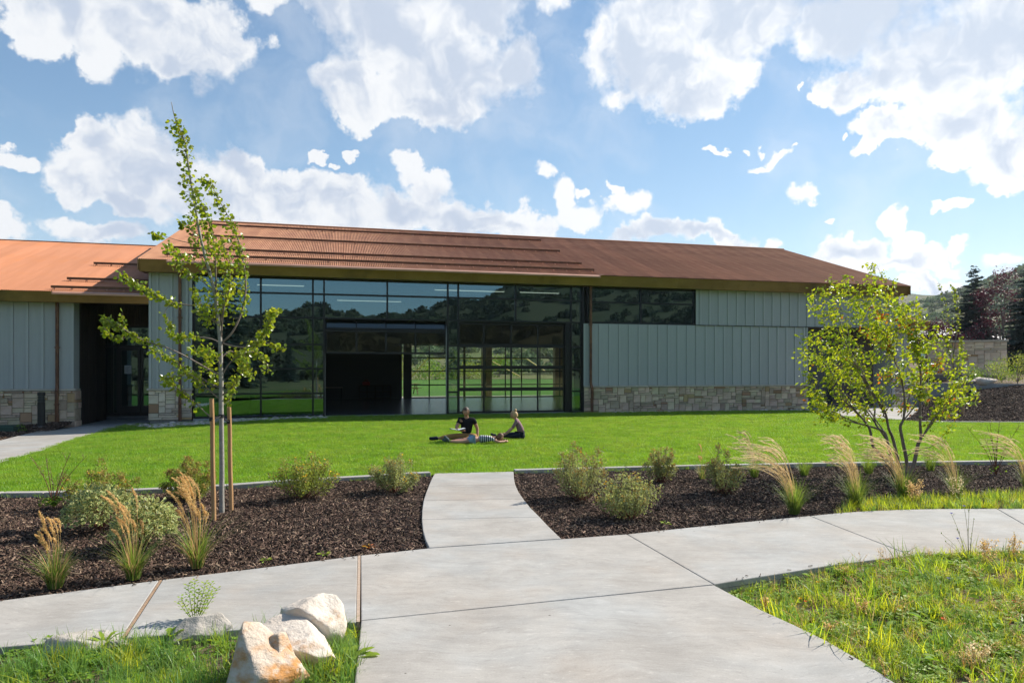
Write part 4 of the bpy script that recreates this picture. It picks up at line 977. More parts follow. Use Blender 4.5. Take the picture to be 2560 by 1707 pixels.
strip_l = [B(-10.6, -.78), B(-12.5, -1.05), B(-14.5, -1.7), B(-16.2, -2.05)] + [at(314.6 / K, 1061.5 / K)] + [B(-16.75, -.1), B(-10.6, .0)]
st1 = sheet('pebble_strip', strip_poly, M['soil'], dz=-.05, size=.6); st2 = sheet('pebble_strip', strip_l, M['soil'], dz=-.045, size=.6)
tag(scatter('river_pebbles', st1, peb, 45, .8, 1.6, 8, .4), label='scattered pale pebbles at the foot of the right-hand stone base', cat='pebbles')
tag(scatter('river_pebbles', st2, peb, 110, 1.0, 1.9, 9, .4), label='pale river pebbles round the foot of the left column and glass wall', cat='pebbles')

wild_objs = [proto('wild_tuft', tuft(20, .05, .07, .17, .0055, .9, 90 + k, segs=3), M['wild'] if k % 3 else M['wild_blue']) for k in range(6)]
wild_objs += [proto('dry_tuft', tuft(9, .05, .06, .15, .004, .9, 99 + k, segs=3), M['straw']) for k in range(1)]
wild_c = variants('wild_tufts', wild_objs)
lush_c = variants('lush_tufts', [proto('lush_tuft', tuft(22, .055, .09, .19, .0062, 1., 110 + k, segs=4), M['wild_blue'] if k < 5 else M['wild']) for k in range(6)])
def rosette(seed, n, L, W, m, up=.5):
    r = random.Random(seed); mb = MB()
    for k in range(n):
        a = 6.283 * k / n + r.uniform(-.4, .4); q = r.uniform(.7, 1.15); e = r.uniform(.15, up)
        s = Vector((math.cos(a), math.sin(a), e)).normalized(); p0 = Vector((0, 0, .004)); p1 = p0 + s * L * .45 * q
        mb.tube([p0, p1], .0016, 3, cap=False); leaf(mb, p1, Vector((s.x, s.y, e * .2)), (0, 0, 1), L * q * .75, W * q, fold=.35, curl=.15)
    return mb
weed_c = variants('weed_rosettes', [proto('weed_rosette', rosette(130 + k, r_, L_, W_, 0), M[m_]) for k, (r_, L_, W_, m_) in enumerate(((7, .09, .035, 'weed'), (10, .06, .028, 'weed'), (6, .13, .05, 'weed'), (12, .05, .018, 'weed_lime')))])
def clover(seed):
    r = random.Random(seed); mb = MB()
    for k in range(26):
        p = Vector((r.gauss(0, .045), r.gauss(0, .045), r.uniform(.012, .05)))
        for j in range(3): leaf(mb, p, (math.cos(j * 2.09 + k), math.sin(j * 2.09 + k), .2), (0, 0, 1), .016, .014, fold=.2)
    return mb
clov_c = variants('clover_patches', [proto('clover_patch', clover(150 + k), M['weed' if k else 'weed_lime']) for k in range(3)])
def dry_stem(seed):
    r = random.Random(seed); mb = MB()
    for k in range(5):
        a = r.uniform(0, 6.28); l = r.uniform(.1, .3); h = r.uniform(.09, .2); pts = spline([(0, 0, 0), (l * .25 * math.cos(a) * .4, l * .25 * math.sin(a) * .4, h * .6), (l * .4 * math.cos(a), l * .4 * math.sin(a), h)], 3)
        mb.tube(pts, .0012, 3, cap=False)
        for q in range(14):
            t = pts[-1 - q % 4] + rv(r, .011); leaf(mb, t, rv(r), (0, 0, 1), .010, .007, round_=False)
    return mb
dry_c = variants('dry_seed_stems', [proto('dry_seed_stem', dry_stem(160 + k), M['seed']) for k in range(4)])
# rough grass: left corner lush, right corner thin and weedy
lush_poly = [p for p in wild_l_poly]
tag(scatter('rough_grass', wild_l, lush_c, 210, .7, 1.3, 11, .25, mask=(2.2, .36, .55)), label='long lush grass round the boulders in the near left corner', cat='grass')
tag(scatter('rough_grass', wild_r, wild_c, 330, .45, 1.05, 12, .3, mask=(2.9, .38, .60)), label='thin weedy grass in the near right corner', cat='grass')
tag(scatter('tall_rough_grass', wild_r, wild_c, 26, 1.2, 1.9, 31, .3, mask=(1.4, .42, .6)), label='taller yellow-green grass clumps in the near right corner', cat='grass')
tag(scatter('low_weeds', wild_r, weed_c, 95, .5, 1.3, 13, .3, mask=(1.9, .36, .6)), label='low leafy weeds among the grass in the near right corner', cat='weeds')
tag(scatter('low_weeds', wild_l, weed_c, 16, .5, 1.1, 14, .3), label='low leafy weeds among the grass in the near left corner', cat='weeds')
tag(scatter('clover', wild_r, clov_c, 85, .7, 1.4, 15, .2, mask=(2.1, .40, .58)), label='small-leaved clover patches in the near right corner', cat='clover')
tag(scatter('clover', wild_l, clov_c, 45, .7, 1.3, 25, .2), label='small-leaved clover under the grass in the near left corner', cat='clover')
tag(scatter('dry_seed_stems', wild_r, dry_c, 24, .6, 1.25, 16, .2, mask=(1.9, .38, .58)), label='tan dry seed stems among the grass in the near right corner', cat='seed heads')
verge_poly = P2([(1915, 1178), (1960, 1150), (2060, 1143), (2200, 1138), (2352, 1133), (2480, 1130), (2480, 1169), (2352, 1167), (2150, 1167), (2080, 1168.5), (2000, 1171.5)])
verge = sheet('grass_verge', verge_poly, M['soil'], dz=-.035, size=.3, bumpy=.015)
tag(scatter('verge_grass', verge, wild_c, 150, .7, 1.3, 17, .3), label='strip of long green grass along the back of the right-hand pavement', cat='grass')

# chips and crumbs kicked on to the paving along the beds
def crumb_strip(pts, w):
    q = []
    for i, p in enumerate(pts):
        d = (pts[min(i + 1, len(pts) - 1)] - pts[max(i - 1, 0)]); d.z = 0; d.normalize(); q.append(p + Vector((d.y, -d.x, 0)) * w)
    return pts + q[::-1]
for k, (pts, w, dn) in enumerate(((P2(top[:7]), .10, 90), (P2(top[8:13]), .10, 80), (PL[::-1], -.05, 70), (PR[::-1], .05, 70), (P2(bot_r)[::-1], .07, 60), (wr[1:8][::-1], -.06, 70))):
    s_ = sheet('paving_edge', crumb_strip(pts, w), M['soil'], dz=-.05, size=2, follow=False)
    tag(scatter('loose_chips', s_, chips, dn, .35, .9, 60 + k, .4, lift=.056), label=('a few bark chips on the left pavement edge', 'a few bark chips on the right pavement edge', 'a few bark chips along the left edge of the short path', 'a few bark chips along the right edge of the short path', 'crumbs of soil along the right pavement edge', 'crumbs of soil along the slanting walk edge')[k], cat='bark chips')
# ---- shrubs
def shrub(name, loc, w, h, leaf_m, label, n=1500, flowers=40, bloom=.25, seed=1, L=.022, spiky=.3, group='flowering shrubs in the mulch beds', cat='shrub'):
    r = random.Random(seed); root = empty(name, loc, r.uniform(0, 6), label, cat, group)
    st, fo, fl, sp = MB(), MB(), MB(), MB()
    ns = 34; tips = []
    for k in range(ns):
        a = r.uniform(0, 6.283); q = math.sqrt(r.random()); e = h * r.uniform(.6, 1.0) * (1 - .42 * q * q) * (1 + spiky * (r.random() ** 4))
        tip = Vector((math.cos(a) * q * w / 2, math.sin(a) * q * w / 2, e)); b = Vector((math.cos(a) * .05 * q, math.sin(a) * .05 * q, -.02))
        pts = spline([b, b.lerp(tip, .5) + Vector((math.cos(a), math.sin(a), -.3)) * w * .05, tip], 4)
        st.tube(pts, [.006 * (1 - .75 * i / (len(pts) - 1)) for i in range(len(pts))], 4, cap=False); tips.append((pts, tip))
    for k in range(n):
        pts, tip = tips[r.randrange(ns)]; t = r.uniform(.22, 1) ** .7; i = min(len(pts) - 2, int(t * (len(pts) - 1)))
        p = pts[i].lerp(pts[i + 1], r.random()) + rv(r, w * .075)
        if p.z < .02: p.z = .02 + r.random() * .05
        leaf(fo, p, rv(r) + Vector((0, 0, .5)), rv(r), L * r.uniform(.6, 1.35), L * r.uniform(.4, .7), m=0, round_=False)
    for k in range(int(n * bloom * .4)):
        pts, tip = tips[r.randrange(ns)]; p = tip + rv(r, w * .05) + Vector((0, 0, -.01))
        leaf(sp, p, rv(r) + Vector((0, 0, .6)), rv(r), L * .8, L * .6, round_=False)
    for k in range(flowers):
        pts, tip = tips[r.randrange(ns)]; p = tip + rv(r, w * .045) + Vector((0, 0, .012)); u = (rv(r, .5) + Vector((-.1, -.3, 1))).normalized()
        x = u.orthogonal().normalized(); y = u.cross(x)
        for j in range(5):
            a = j * 1.2566; leaf(fl, p, x * math.cos(a) + y * math.sin(a) + u * .35, u, .017, .015, fold=.1)
    st.build('stems', M['twig'], root, smooth=True); tag(fo.build('foliage', M[leaf_m], root), kind='stuff')
    if sp.f: tag(sp.build('spent_flowers', M['rust_bloom'], root), kind='stuff')
    if fl.f: tag(fl.build('flowers', M['yellow'], root), kind='stuff')
    return root
def size_at(px, y): return px * K / FPX * at(0, y).y
for k, (x, y, w, h, lm, nf, bl, lab) in enumerate((
    (697,1140,150,100,'shrub_leaf',42,.15,'bushy green shrub with many yellow flowers, left of two in front of the left kerb'),
    (907,1124,118,84,'shrub_gray',34,.2,'rounded grey-green shrub with yellow flowers beside the left edge of the short path'),
    (438,1142,115,92,'shrub_leaf',6,.9,'olive shrub with tan spent flowers behind the tall reed grass and stake'),
    (232,1158,150,84,'shrub_leaf',16,.6,'yellow-topped shrub behind the two white-edged bushes'),
    (1333,1143,135,118,'shrub_gray',16,.6,'tall grey shrub with brown spent flowers nearest the right edge of the short path'),
    (1446,1182,150,98,'shrub_gray',18,.2,'broad grey-green shrub at the front of the right bed'),
    (1516,1102,76,80,'shrub_gray',10,.5,'small upright grey shrub against the right kerb'),
    (1664,1128,100,98,'shrub_gray',10,.6,'pointed grey-green shrub in the right bed beside the thin reed grass'))):
    shrub('flowering_shrub', at(x, y, dz=0) + Vector((0, 0, -.03)), size_at(w, y), size_at(h, y), lm, lab, n=4200 if w > 110 else 2600, flowers=int(nf * 1.4), bloom=bl, seed=200 + k, L=.032)
def dogwood(loc, w, h, label, seed, n=1700):
    r = random.Random(seed); root = empty('variegated_dogwood', loc, 0, label, 'shrub', 'white-edged shrubs in the left bed'); st, edge, mid = MB(), MB(), MB()
    for k in range(26):
        a = r.uniform(0, 6.28); q = math.sqrt(r.random()); t = Vector((math.cos(a) * q * w * .42, math.sin(a) * q * w * .42, h * (1 - .5 * q * q) * r.uniform(.6, .95)))
        st.tube([(0, 0, -.02), t * .5 + Vector((0, 0, .02)), t], [.006, .004, .002], 4, cap=False)
    for k in range(n):
        a = r.uniform(0, 6.28); ph = math.acos(r.uniform(-.25, 1)); q = r.uniform(.72, 1.02) if k % 4 else r.uniform(.3, .8)
        lump = 1 + .16 * mnoise.noise((math.cos(a) * 2 + seed, math.sin(a) * 2, ph * 2))
        o = Vector((math.sin(ph) * math.cos(a), math.sin(ph) * math.sin(a), math.cos(ph)))
        p = Vector((o.x * w / 2 * q * lump, o.y * w / 2 * q * lump, h * .36 + o.z * h * .62 * q * lump)); p.z = max(p.z, .02)
        d = (o * .6 + rv(r, .8) + Vector((0, 0, -.15))).normalized(); u = (o + rv(r, .5)).normalized(); L = r.uniform(.036, .06)
        leaf(edge, p, d, u, L, L * .50, fold=.15)
        sx = d.cross(u).normalized(); nn = sx.cross(d); leaf(mid, p + d * L * .12 + nn * .0016, d, u, L * .72, L * .33, fold=.15)
    st.build('stems', M['twig'], root, smooth=True); tag(edge.build('leaf_edges', M['cream'], root), kind='stuff'); tag(mid.build('leaf_centres', M['var_green'], root), kind='stuff')
dogwood(at(228, 1213), size_at(150, 1213), size_at(100, 1213), 'white-edged bush, left and farther of the two', 301)
dogwood(at(335, 1248), size_at(135, 1248), size_at(108, 1248), 'white-edged bush, right and nearer of the two', 302)
def bare_rose(loc, tips, label, seed, low):
    r = random.Random(seed); root = empty('leggy_rose', loc, 0, label, 'shrub', 'leggy red-stemmed roses'); st, fo = MB(), MB()
    for (dx, dz, dy) in tips:
        t = Vector((dx, dy, dz)); pts = spline([(0, 0, -.02), (dx * .35, dy * .5, dz * .5), t], 5)
        st.tube(pts, [.007 * (1 - .7 * i / (len(pts) - 1)) for i in range(len(pts))], 4, cap=False)
        for q in range(4):
            a = pts[r.randrange(4, len(pts) - 1)]; b = a + Vector((r.uniform(-.07, .07), r.uniform(-.05, .05), r.uniform(.04, .12))); st.tube([a, b], [.003, .0015], 3, cap=False)
            for _ in range(4): leaf(fo, a.lerp(b, r.uniform(.4, 1)) + rv(r, .015), rv(r), rv(r), .022, .014, round_=False)
    lo = MB()
    for k in range(low):
        a = r.uniform(0, 6.28); q = r.random() * .17; leaf(lo, (math.cos(a) * q, math.sin(a) * q, r.uniform(.01, .13)), rv(r) + Vector((0, 0, .4)), rv(r), .034, .024)
    st.build('stems', M['twig'], root, smooth=True); tag(fo.build('upper_leaves', M['shrub_gray'], root), kind='stuff')
    if low: tag(lo.build('lower_leaves', M['shrub_green'], root), kind='stuff')
u = size_at(1, 1163)
bare_rose(at(122, 1163), [(-55*u, 112*u, .05), (-5*u, 118*u, -.1), (28*u, 122*u, .1), (12*u, 80*u, .15), (76*u, 118*u, .02), (48*u, 90*u, -.12), (-22*u, 90*u, .12)], 'leggy red-stemmed rose with few leaves in the left bed', 311, 190)
u = size_at(1, 1088)
bare_rose(at(2288, 1088), [(-62*u, 105*u, .05), (-30*u, 112*u, -.1), (-5*u, 118*u, .1), (20*u, 100*u, .15), (58*u, 112*u, .02), (36*u, 80*u, -.12), (-15*u, 80*u, .12), (8*u, 125*u, 0)], 'nearly bare red-stemmed rose behind the right-hand kerb grasses', 312, 20)

# ---- ornamental grasses
def feather_grass(loc, h, tips, spread, label, seed, blades=260, gh=.52, plume='seed', group='upright reed grasses with tan seed heads'):
    r = random.Random(seed); root = empty('reed_grass', loc, 0, label, 'ornamental grass', group); bl, stalk, pl_ = MB(), MB(), MB(); dr = MB()
    for k in range(blades):
        a = r.uniform(0, 6.28); q = .05 * math.sqrt(r.random()); (dr if k % 9 == 0 else bl); blade(dr if k % 4 == 0 else bl, (q * math.cos(a), q * math.sin(a), -.02), gh * h * r.uniform(.5, 1.3), .0075, r.uniform(.1, .9), a + r.uniform(-.7, .7), r, segs=4)
    for k in range(tips):
        f = k / max(1, tips - 1) - .5; H = h * r.uniform(.55, 1.0); dx = spread * f + r.uniform(-.03, .03); dy = r.uniform(-.08, .08)
        lean = -H * r.uniform(.06, .30)
        pts = spline([(dx * .15, dy * .3, 0), (dx * .6 + lean * .18, dy * .7, H * .55), (dx + lean * .55, dy, H * .86), (dx + lean, dy, H * r.uniform(.93, 1.0))], 6)
        stalk.tube(pts, [.0022 * (1 - .5 * i / (len(pts) - 1)) for i in range(len(pts))], 3, cap=False)
        n = len(pts); i0 = int(n * .52)
        for i in range(i0, n - 1):
            t = (i - i0) / (n - i0); wd = .020 * h * math.sin(math.pi * min(1, t * 1.05 + .12)) + .003
            for _ in range(22):
                p = pts[i].lerp(pts[i + 1], r.random()) + rv(r, 1).normalized() * wd * r.random(); d = (pts[i + 1] - pts[i]).normalized() + rv(r, .45)
                leaf(pl_, p, d, rv(r), .018, .0055, round_=False)
    bl.build('leaf_blades', M['reed_leaf'], root); dr.build('dry_blades', M['straw'], root); stalk.build('stalks', M['straw'], root); tag(pl_.build('seed_heads', M[plume], root), kind='stuff')
feather_grass(at(126, 1344), size_at(178, 1344), 13, .16, 'reed grass with tan seed heads at the left edge, leftmost of three', 321)
feather_grass(at(306, 1324), size_at(205, 1324), 13, .15, 'reed grass with tan seed heads in front of the nearer white-edged bush', 322)
feather_grass(at(452, 1298), size_at(222, 1298), 22, .22, 'fullest reed grass with tan seed heads beside the staked tree', 323, blades=190)
feather_grass(at(1613, 1096), size_at(84, 1096), 3, .1, 'thin reed grass with one pale seed head in the right bed', 324, blades=70, gh=.5)
def plume_grass(loc, h, reach, n, label, seed, blades=260, gh=.42):
    """needle grass: green tuft below, pale plumes blown over to the left"""
    r = random.Random(seed); root = empty('needle_grass', loc, 0, label, 'ornamental grass', 'tufted needle grasses in the right bed'); bl, hair, stalk = MB(), MB(), MB()
    for k in range(blades):
        a = r.uniform(0, 6.28); q = .06 * math.sqrt(r.random()); blade(bl, (q * math.cos(a), q * math.sin(a), -.02), gh * h * r.uniform(.5, 1.2), .0055, r.uniform(.05, .85), a + r.uniform(-.6, .6), r, segs=3)
    for k in range(n):
        H = h * r.uniform(.62, 1.04); q = r.uniform(.45, 1.25); dy = r.uniform(-.16, .16); dx = -reach * q; b = r.uniform(-.05, .05)
        pts = spline([(b, dy * .2, 0), (b + dx * .12, dy * .5, H * .5), (b + dx * .36, dy * .8, H * .84), (b + dx * .68, dy, H * 1.0), (b + dx, dy, H * r.uniform(.98, 1.08))], 5)
        stalk.tube(pts, [.0024 * (1 - .5 * i / (len(pts) - 1)) for i in range(len(pts))], 3, cap=False)
        m = len(pts); i0 = int(m * r.uniform(.40, .6))
        for i in range(i0, m - 1):
            for _ in range(8):
                p = pts[i].lerp(pts[i + 1], r.random()); d = (pts[i + 1] - pts[i]).normalized() + rv(r, .2) + Vector((-.2, 0, -.02))
                leaf(hair, p, d, rv(r), r.uniform(.04, .075), .0032, round_=False)
    bl.build('leaf_blades', M['reed_leaf'], root); stalk.build('stalks', M['plume'], root)
    if n: tag(hair.build('plumes', M['plume'], root), kind='stuff')
for k, (x, y, hx, hy, n, lab) in enumerate((
    (1732, 1092, -40, 96, 18, 'needle grass with pale plumes standing at the kerb left of the tree'),
    (1824, 1176, -105, 160, 42, 'nearest big needle grass with pale plumes blown left, in front of the kerb'),
    (1847, 1088, 0, 52, 0, 'small green grass tuft at the kerb without plumes, left of the tree'),
    (1966, 1158, -62, 150, 36, 'needle grass with a thick pale plume left of the tree stems'),
    (1995, 1084, 0, 60, 0, 'small green grass tuft at the kerb just left of the tree stems'),
    (2074, 1140, -88, 135, 40, 'needle grass with arching plumes in front of the tree stems'),
    (2137, 1078, 0, 62, 0, 'small green grass tuft at the kerb right of the tree stems'),
    (2196, 1137, -92, 135, 24, 'needle grass with thin plumes right of the tree stems'),
    (2362, 1122, -95, 122, 26, 'needle grass with pale plumes at the right edge of the bed'))):
    plume_grass(at(x, y), size_at(hy, y), size_at(-hx, y), n, lab, 340 + k, blades=300 if n > 30 else 170, gh=.56 if n else .9)
# ---------------------------------------------------------------- trees
R = random.Random(41)
def aspen():
    r = random.Random(42); d0 = at(510, 1172).y
    n2 = lambda cx, cy, dd=0.: far((240 + cx / 1.912) / K, (240 + cy / 1.912) / K, d0 + dd)
    base = at(510, 1172); root = empty('aspen_tree', base, 0, 'slender young aspen tree with white trunk tied between two wooden stakes', 'tree')
    wd, tw, lf = MB(), MB(), MB()
    def line(pts, r0, r1, deep=0., mb=None, leaves=0, start=.15, spread=.07):
        leaves = int(leaves * 1.2); spread *= 1.12
        P = []
        for i, q in enumerate(pts):
            t = i / (len(pts) - 1); P.append(n2(q[0], q[1], deep * t ** 1.2) - base)
        S_ = spline(P, 5); L = len(S_)
        (mb or tw).tube(S_, [r0 + (r1 - r0) * i / (L - 1) for i in range(L)], 7 if r0 > .015 else 5, cap=False)
        # side twigs with leaves
        for k in range(leaves):
            t = start + (1 - start) * r.random() ** .85; x = t * (L - 1); i = min(L - 2, int(x)); p = S_[i].lerp(S_[i + 1], x - i)
            q = p + rv(r, 1).normalized() * spread * r.random() ** .6 + Vector((-.012, 0, 0))
            if k % 4 == 0: tw.tube([p, q], [.0025, .0012], 3, cap=False)
            dd = rv(r, 1) + Vector((-.55, 0, -.25)); s = r.uniform(.036, .060)
            leaf(lf, q, dd, rv(r, 1), s, s * .92, fold=.22, curl=.1)
        return S_
    tr = [(600,1566),(598,1480),(599,1390),(597,1310),(594,1180),(588,1110),(580,1030),(568,950),(545,850),(520,760),(500,680),(485,600),(470,500),(455,420),(440,320),(428,230),(405,170),(378,110),(360,30)]
    P = [base - base + Vector((0, 0, -.05))] + [n2(x, y) - base for x, y in tr]
    P = [Vector((0, 0, -.1)), Vector((-.005, 0, .25)), Vector((-.002, 0, .55))] + [n2(x, y) - base for x, y in tr[1:]]
    S_ = spline(P, 4); L = len(S_); wd.tube(S_, [max(.004, .030 * (1 - i / L) ** .8 + .003) for i in range(L)], 9)
    for k in range(560):
        t = .36 + .58 * r.random(); x = t * (L - 1); i = min(L - 2, int(x)); p = S_[i].lerp(S_[i + 1], x - i); sp = .16 - .085 * t
        q = p + Vector((r.uniform(-1.25, .8), r.uniform(-1, 1), r.uniform(-.8, .8))) * sp
        if k % 3 == 0: tw.tube([p, q], [.003, .0012], 3, cap=False)
        s = r.uniform(.034, .056); leaf(lf, q, rv(r, 1) + Vector((-.6, 0, -.2)), rv(r, 1), s, s * .92, fold=.22, curl=.1)
    B_ = [
     ([(572,960),(573,880),(570,780),(560,690),(540,610),(515,540),(480,455)], .012, .003, -.35, 170, .3, .08),
     ([(594,1080),(608,1010),(628,950),(640,930),(652,905)], .014, .008, .25, 60, .2, .08),
     ([(600,1180),(650,1130),(690,1050),(712,960),(715,880),(705,800),(690,720),(665,650),(640,590),(600,520),(555,435),(525,405)], .014, .003, .45, 330, .15, .09),
     ([(597,1160),(610,1020),(635,930),(640,850),(620,760),(600,690)], .011, .003, -.4, 160, .2, .10),
     ([(600,1180),(650,1195),(700,1200),(760,1190),(800,1150),(828,1090),(850,1035),(870,1040)], .012, .003, -.45, 190, .3, .075),
     ([(790,1170),(830,1185),(870,1195),(905,1200)], .005, .002, -.1, 30, .3, .05),
     ([(600,1340),(640,1275),(700,1235),(750,1222),(795,1245),(830,1315)], .011, .003, .4, 130, .25, .08),
     ([(603,1430),(640,1400),(680,1355),(705,1300),(720,1250)], .010, .003, -.3, 100, .2, .08),
     ([(600,1250),(640,1220),(680,1240),(730,1290),(740,1330)], .008, .003, .5, 80, .3, .08),
     ([(592,1180),(540,1158),(450,1152),(400,1155),(345,1120)], .011, .003, .4, 110, .35, .07),
     ([(596,1335),(545,1310),(460,1262),(400,1230),(330,1200),(260,1180),(190,1150),(130,1112),(90,1092),(45,1065)], .013, .003, -.55, 170, .45, .06),
     ([(190,1150),(150,1155),(90,1155),(40,1110)], .004, .002, -.2, 50, .4, .05),
     ([(135,1112),(130,1080),(128,1040)], .003, .0015, -.1, 18, .3, .04),
     ([(582,1020),(520,1000),(440,1000),(370,985),(300,960),(240,925),(180,895),(125,858)], .011, .003, .5, 180, .35, .065),
     ([(370,985),(330,1030),(350,1080),(375,1110)], .004, .002, .1, 30, .4, .05),
     ([(598,1395),(545,1375),(480,1330),(420,1292),(335,1245),(265,1215)], .011, .003, .35, 120, .3, .075),
     ([(598,1455),(545,1410),(500,1365),(440,1330),(365,1345)], .010, .003, -.35, 90, .3, .07),
     ([(596,1530),(545,1530),(480,1470),(420,1420),(370,1382),(335,1345)], .009, .003, -.3, 80, .35, .07),
     ([(505,730),(450,705),(390,690),(330,672),(280,668)], .006, .002, .3, 40, .75, .05),
     ([(500,690),(450,640),(410,605)], .005, .002, -.2, 26, .5, .05),
     ([(540,840),(470,790),(400,760),(345,715)], .007, .002, .25, 70, .4, .07),
     ([(560,930),(500,880),(440,850),(380,790)], .007, .002, -.3, 70, .35, .08),
     ([(585,1090),(540,1060),(510,1010),(480,930)], .008, .002, -.35, 90, .25, .10),
     ([(598,1220),(560,1250),(520,1215),(470,1225)], .008, .002, .4, 70, .3, .08),
     ([(600,1300),(570,1240),(540,1215)], .006, .002, -.3, 50, .3, .09),
     ([(602,1480),(640,1450),(655,1410)], .007, .002, .2, 40, .3, .07),
     ([(600,1400),(575,1360),(520,1270)], .007, .002, .3, 60, .3, .08)]
    for pts, r0, r1, dp, nl, st, sp in B_: line(pts, r0, r1, dp, None, nl, st, sp)
    wd.build('trunk', M['bark_pale'], root, smooth=True); tw.build('branches', M['bark'], root, smooth=True)
    tag(lf.build('crown', M['aspen_leaf'], root), kind='stuff')
aspen()
for (xb, yb, xt, yt, lab) in ((491, 1188, 486, 915, 'wooden stake left of the young aspen trunk, the nearer of two'), (531, 1165, 526, 935, 'wooden stake right of the young aspen trunk, the farther of two')):
    b = at(xb, yb); t = far(xt, yt, b.y); s = empty('wooden_stake', b, 0, lab, 'stake', 'stakes beside the young aspen')
    k = 5; P = [Vector((0, 0, -.1)).lerp(t - b, i / k) + Vector((.003 * math.sin(i * 2), 0, 0)) for i in range(k + 1)]
    MB().tube(P, [.028, .028, .0275, .027, .0268, .026], 12).build('pole', M['stake'], s, smooth=False)
    zt = (far(xt, 962 if xb < 500 else 968, b.y) - b); MB().tube([zt + Vector((0, 0, -.025)), zt + Vector((0, 0, .025))], .030, 12).build('strap_band', M['rubber'], s)
b0 = at(510, 1172); mb = MB()
pA, pT, pB = far(487, 962, at(491, 1188).y), far(508, 955, b0.y), far(527, 969, at(531, 1165).y)
for p, q in ((pA, pT), (pT, pB)):
    v = spline([p + Vector((.02 if p is pA else 0, 0, 0)), p.lerp(q, .5) + Vector((0, 0, -.012)), q], 4); mb.tube(v, .009, 6)
mb.tube([pT + Vector((0, 0, -.022)), pT + Vector((0, 0, .022))], .036, 12)
tag(mb.build('tree_tie', M['rubber']), 'black rubber tie holding the aspen trunk between its two stakes', 'tie')

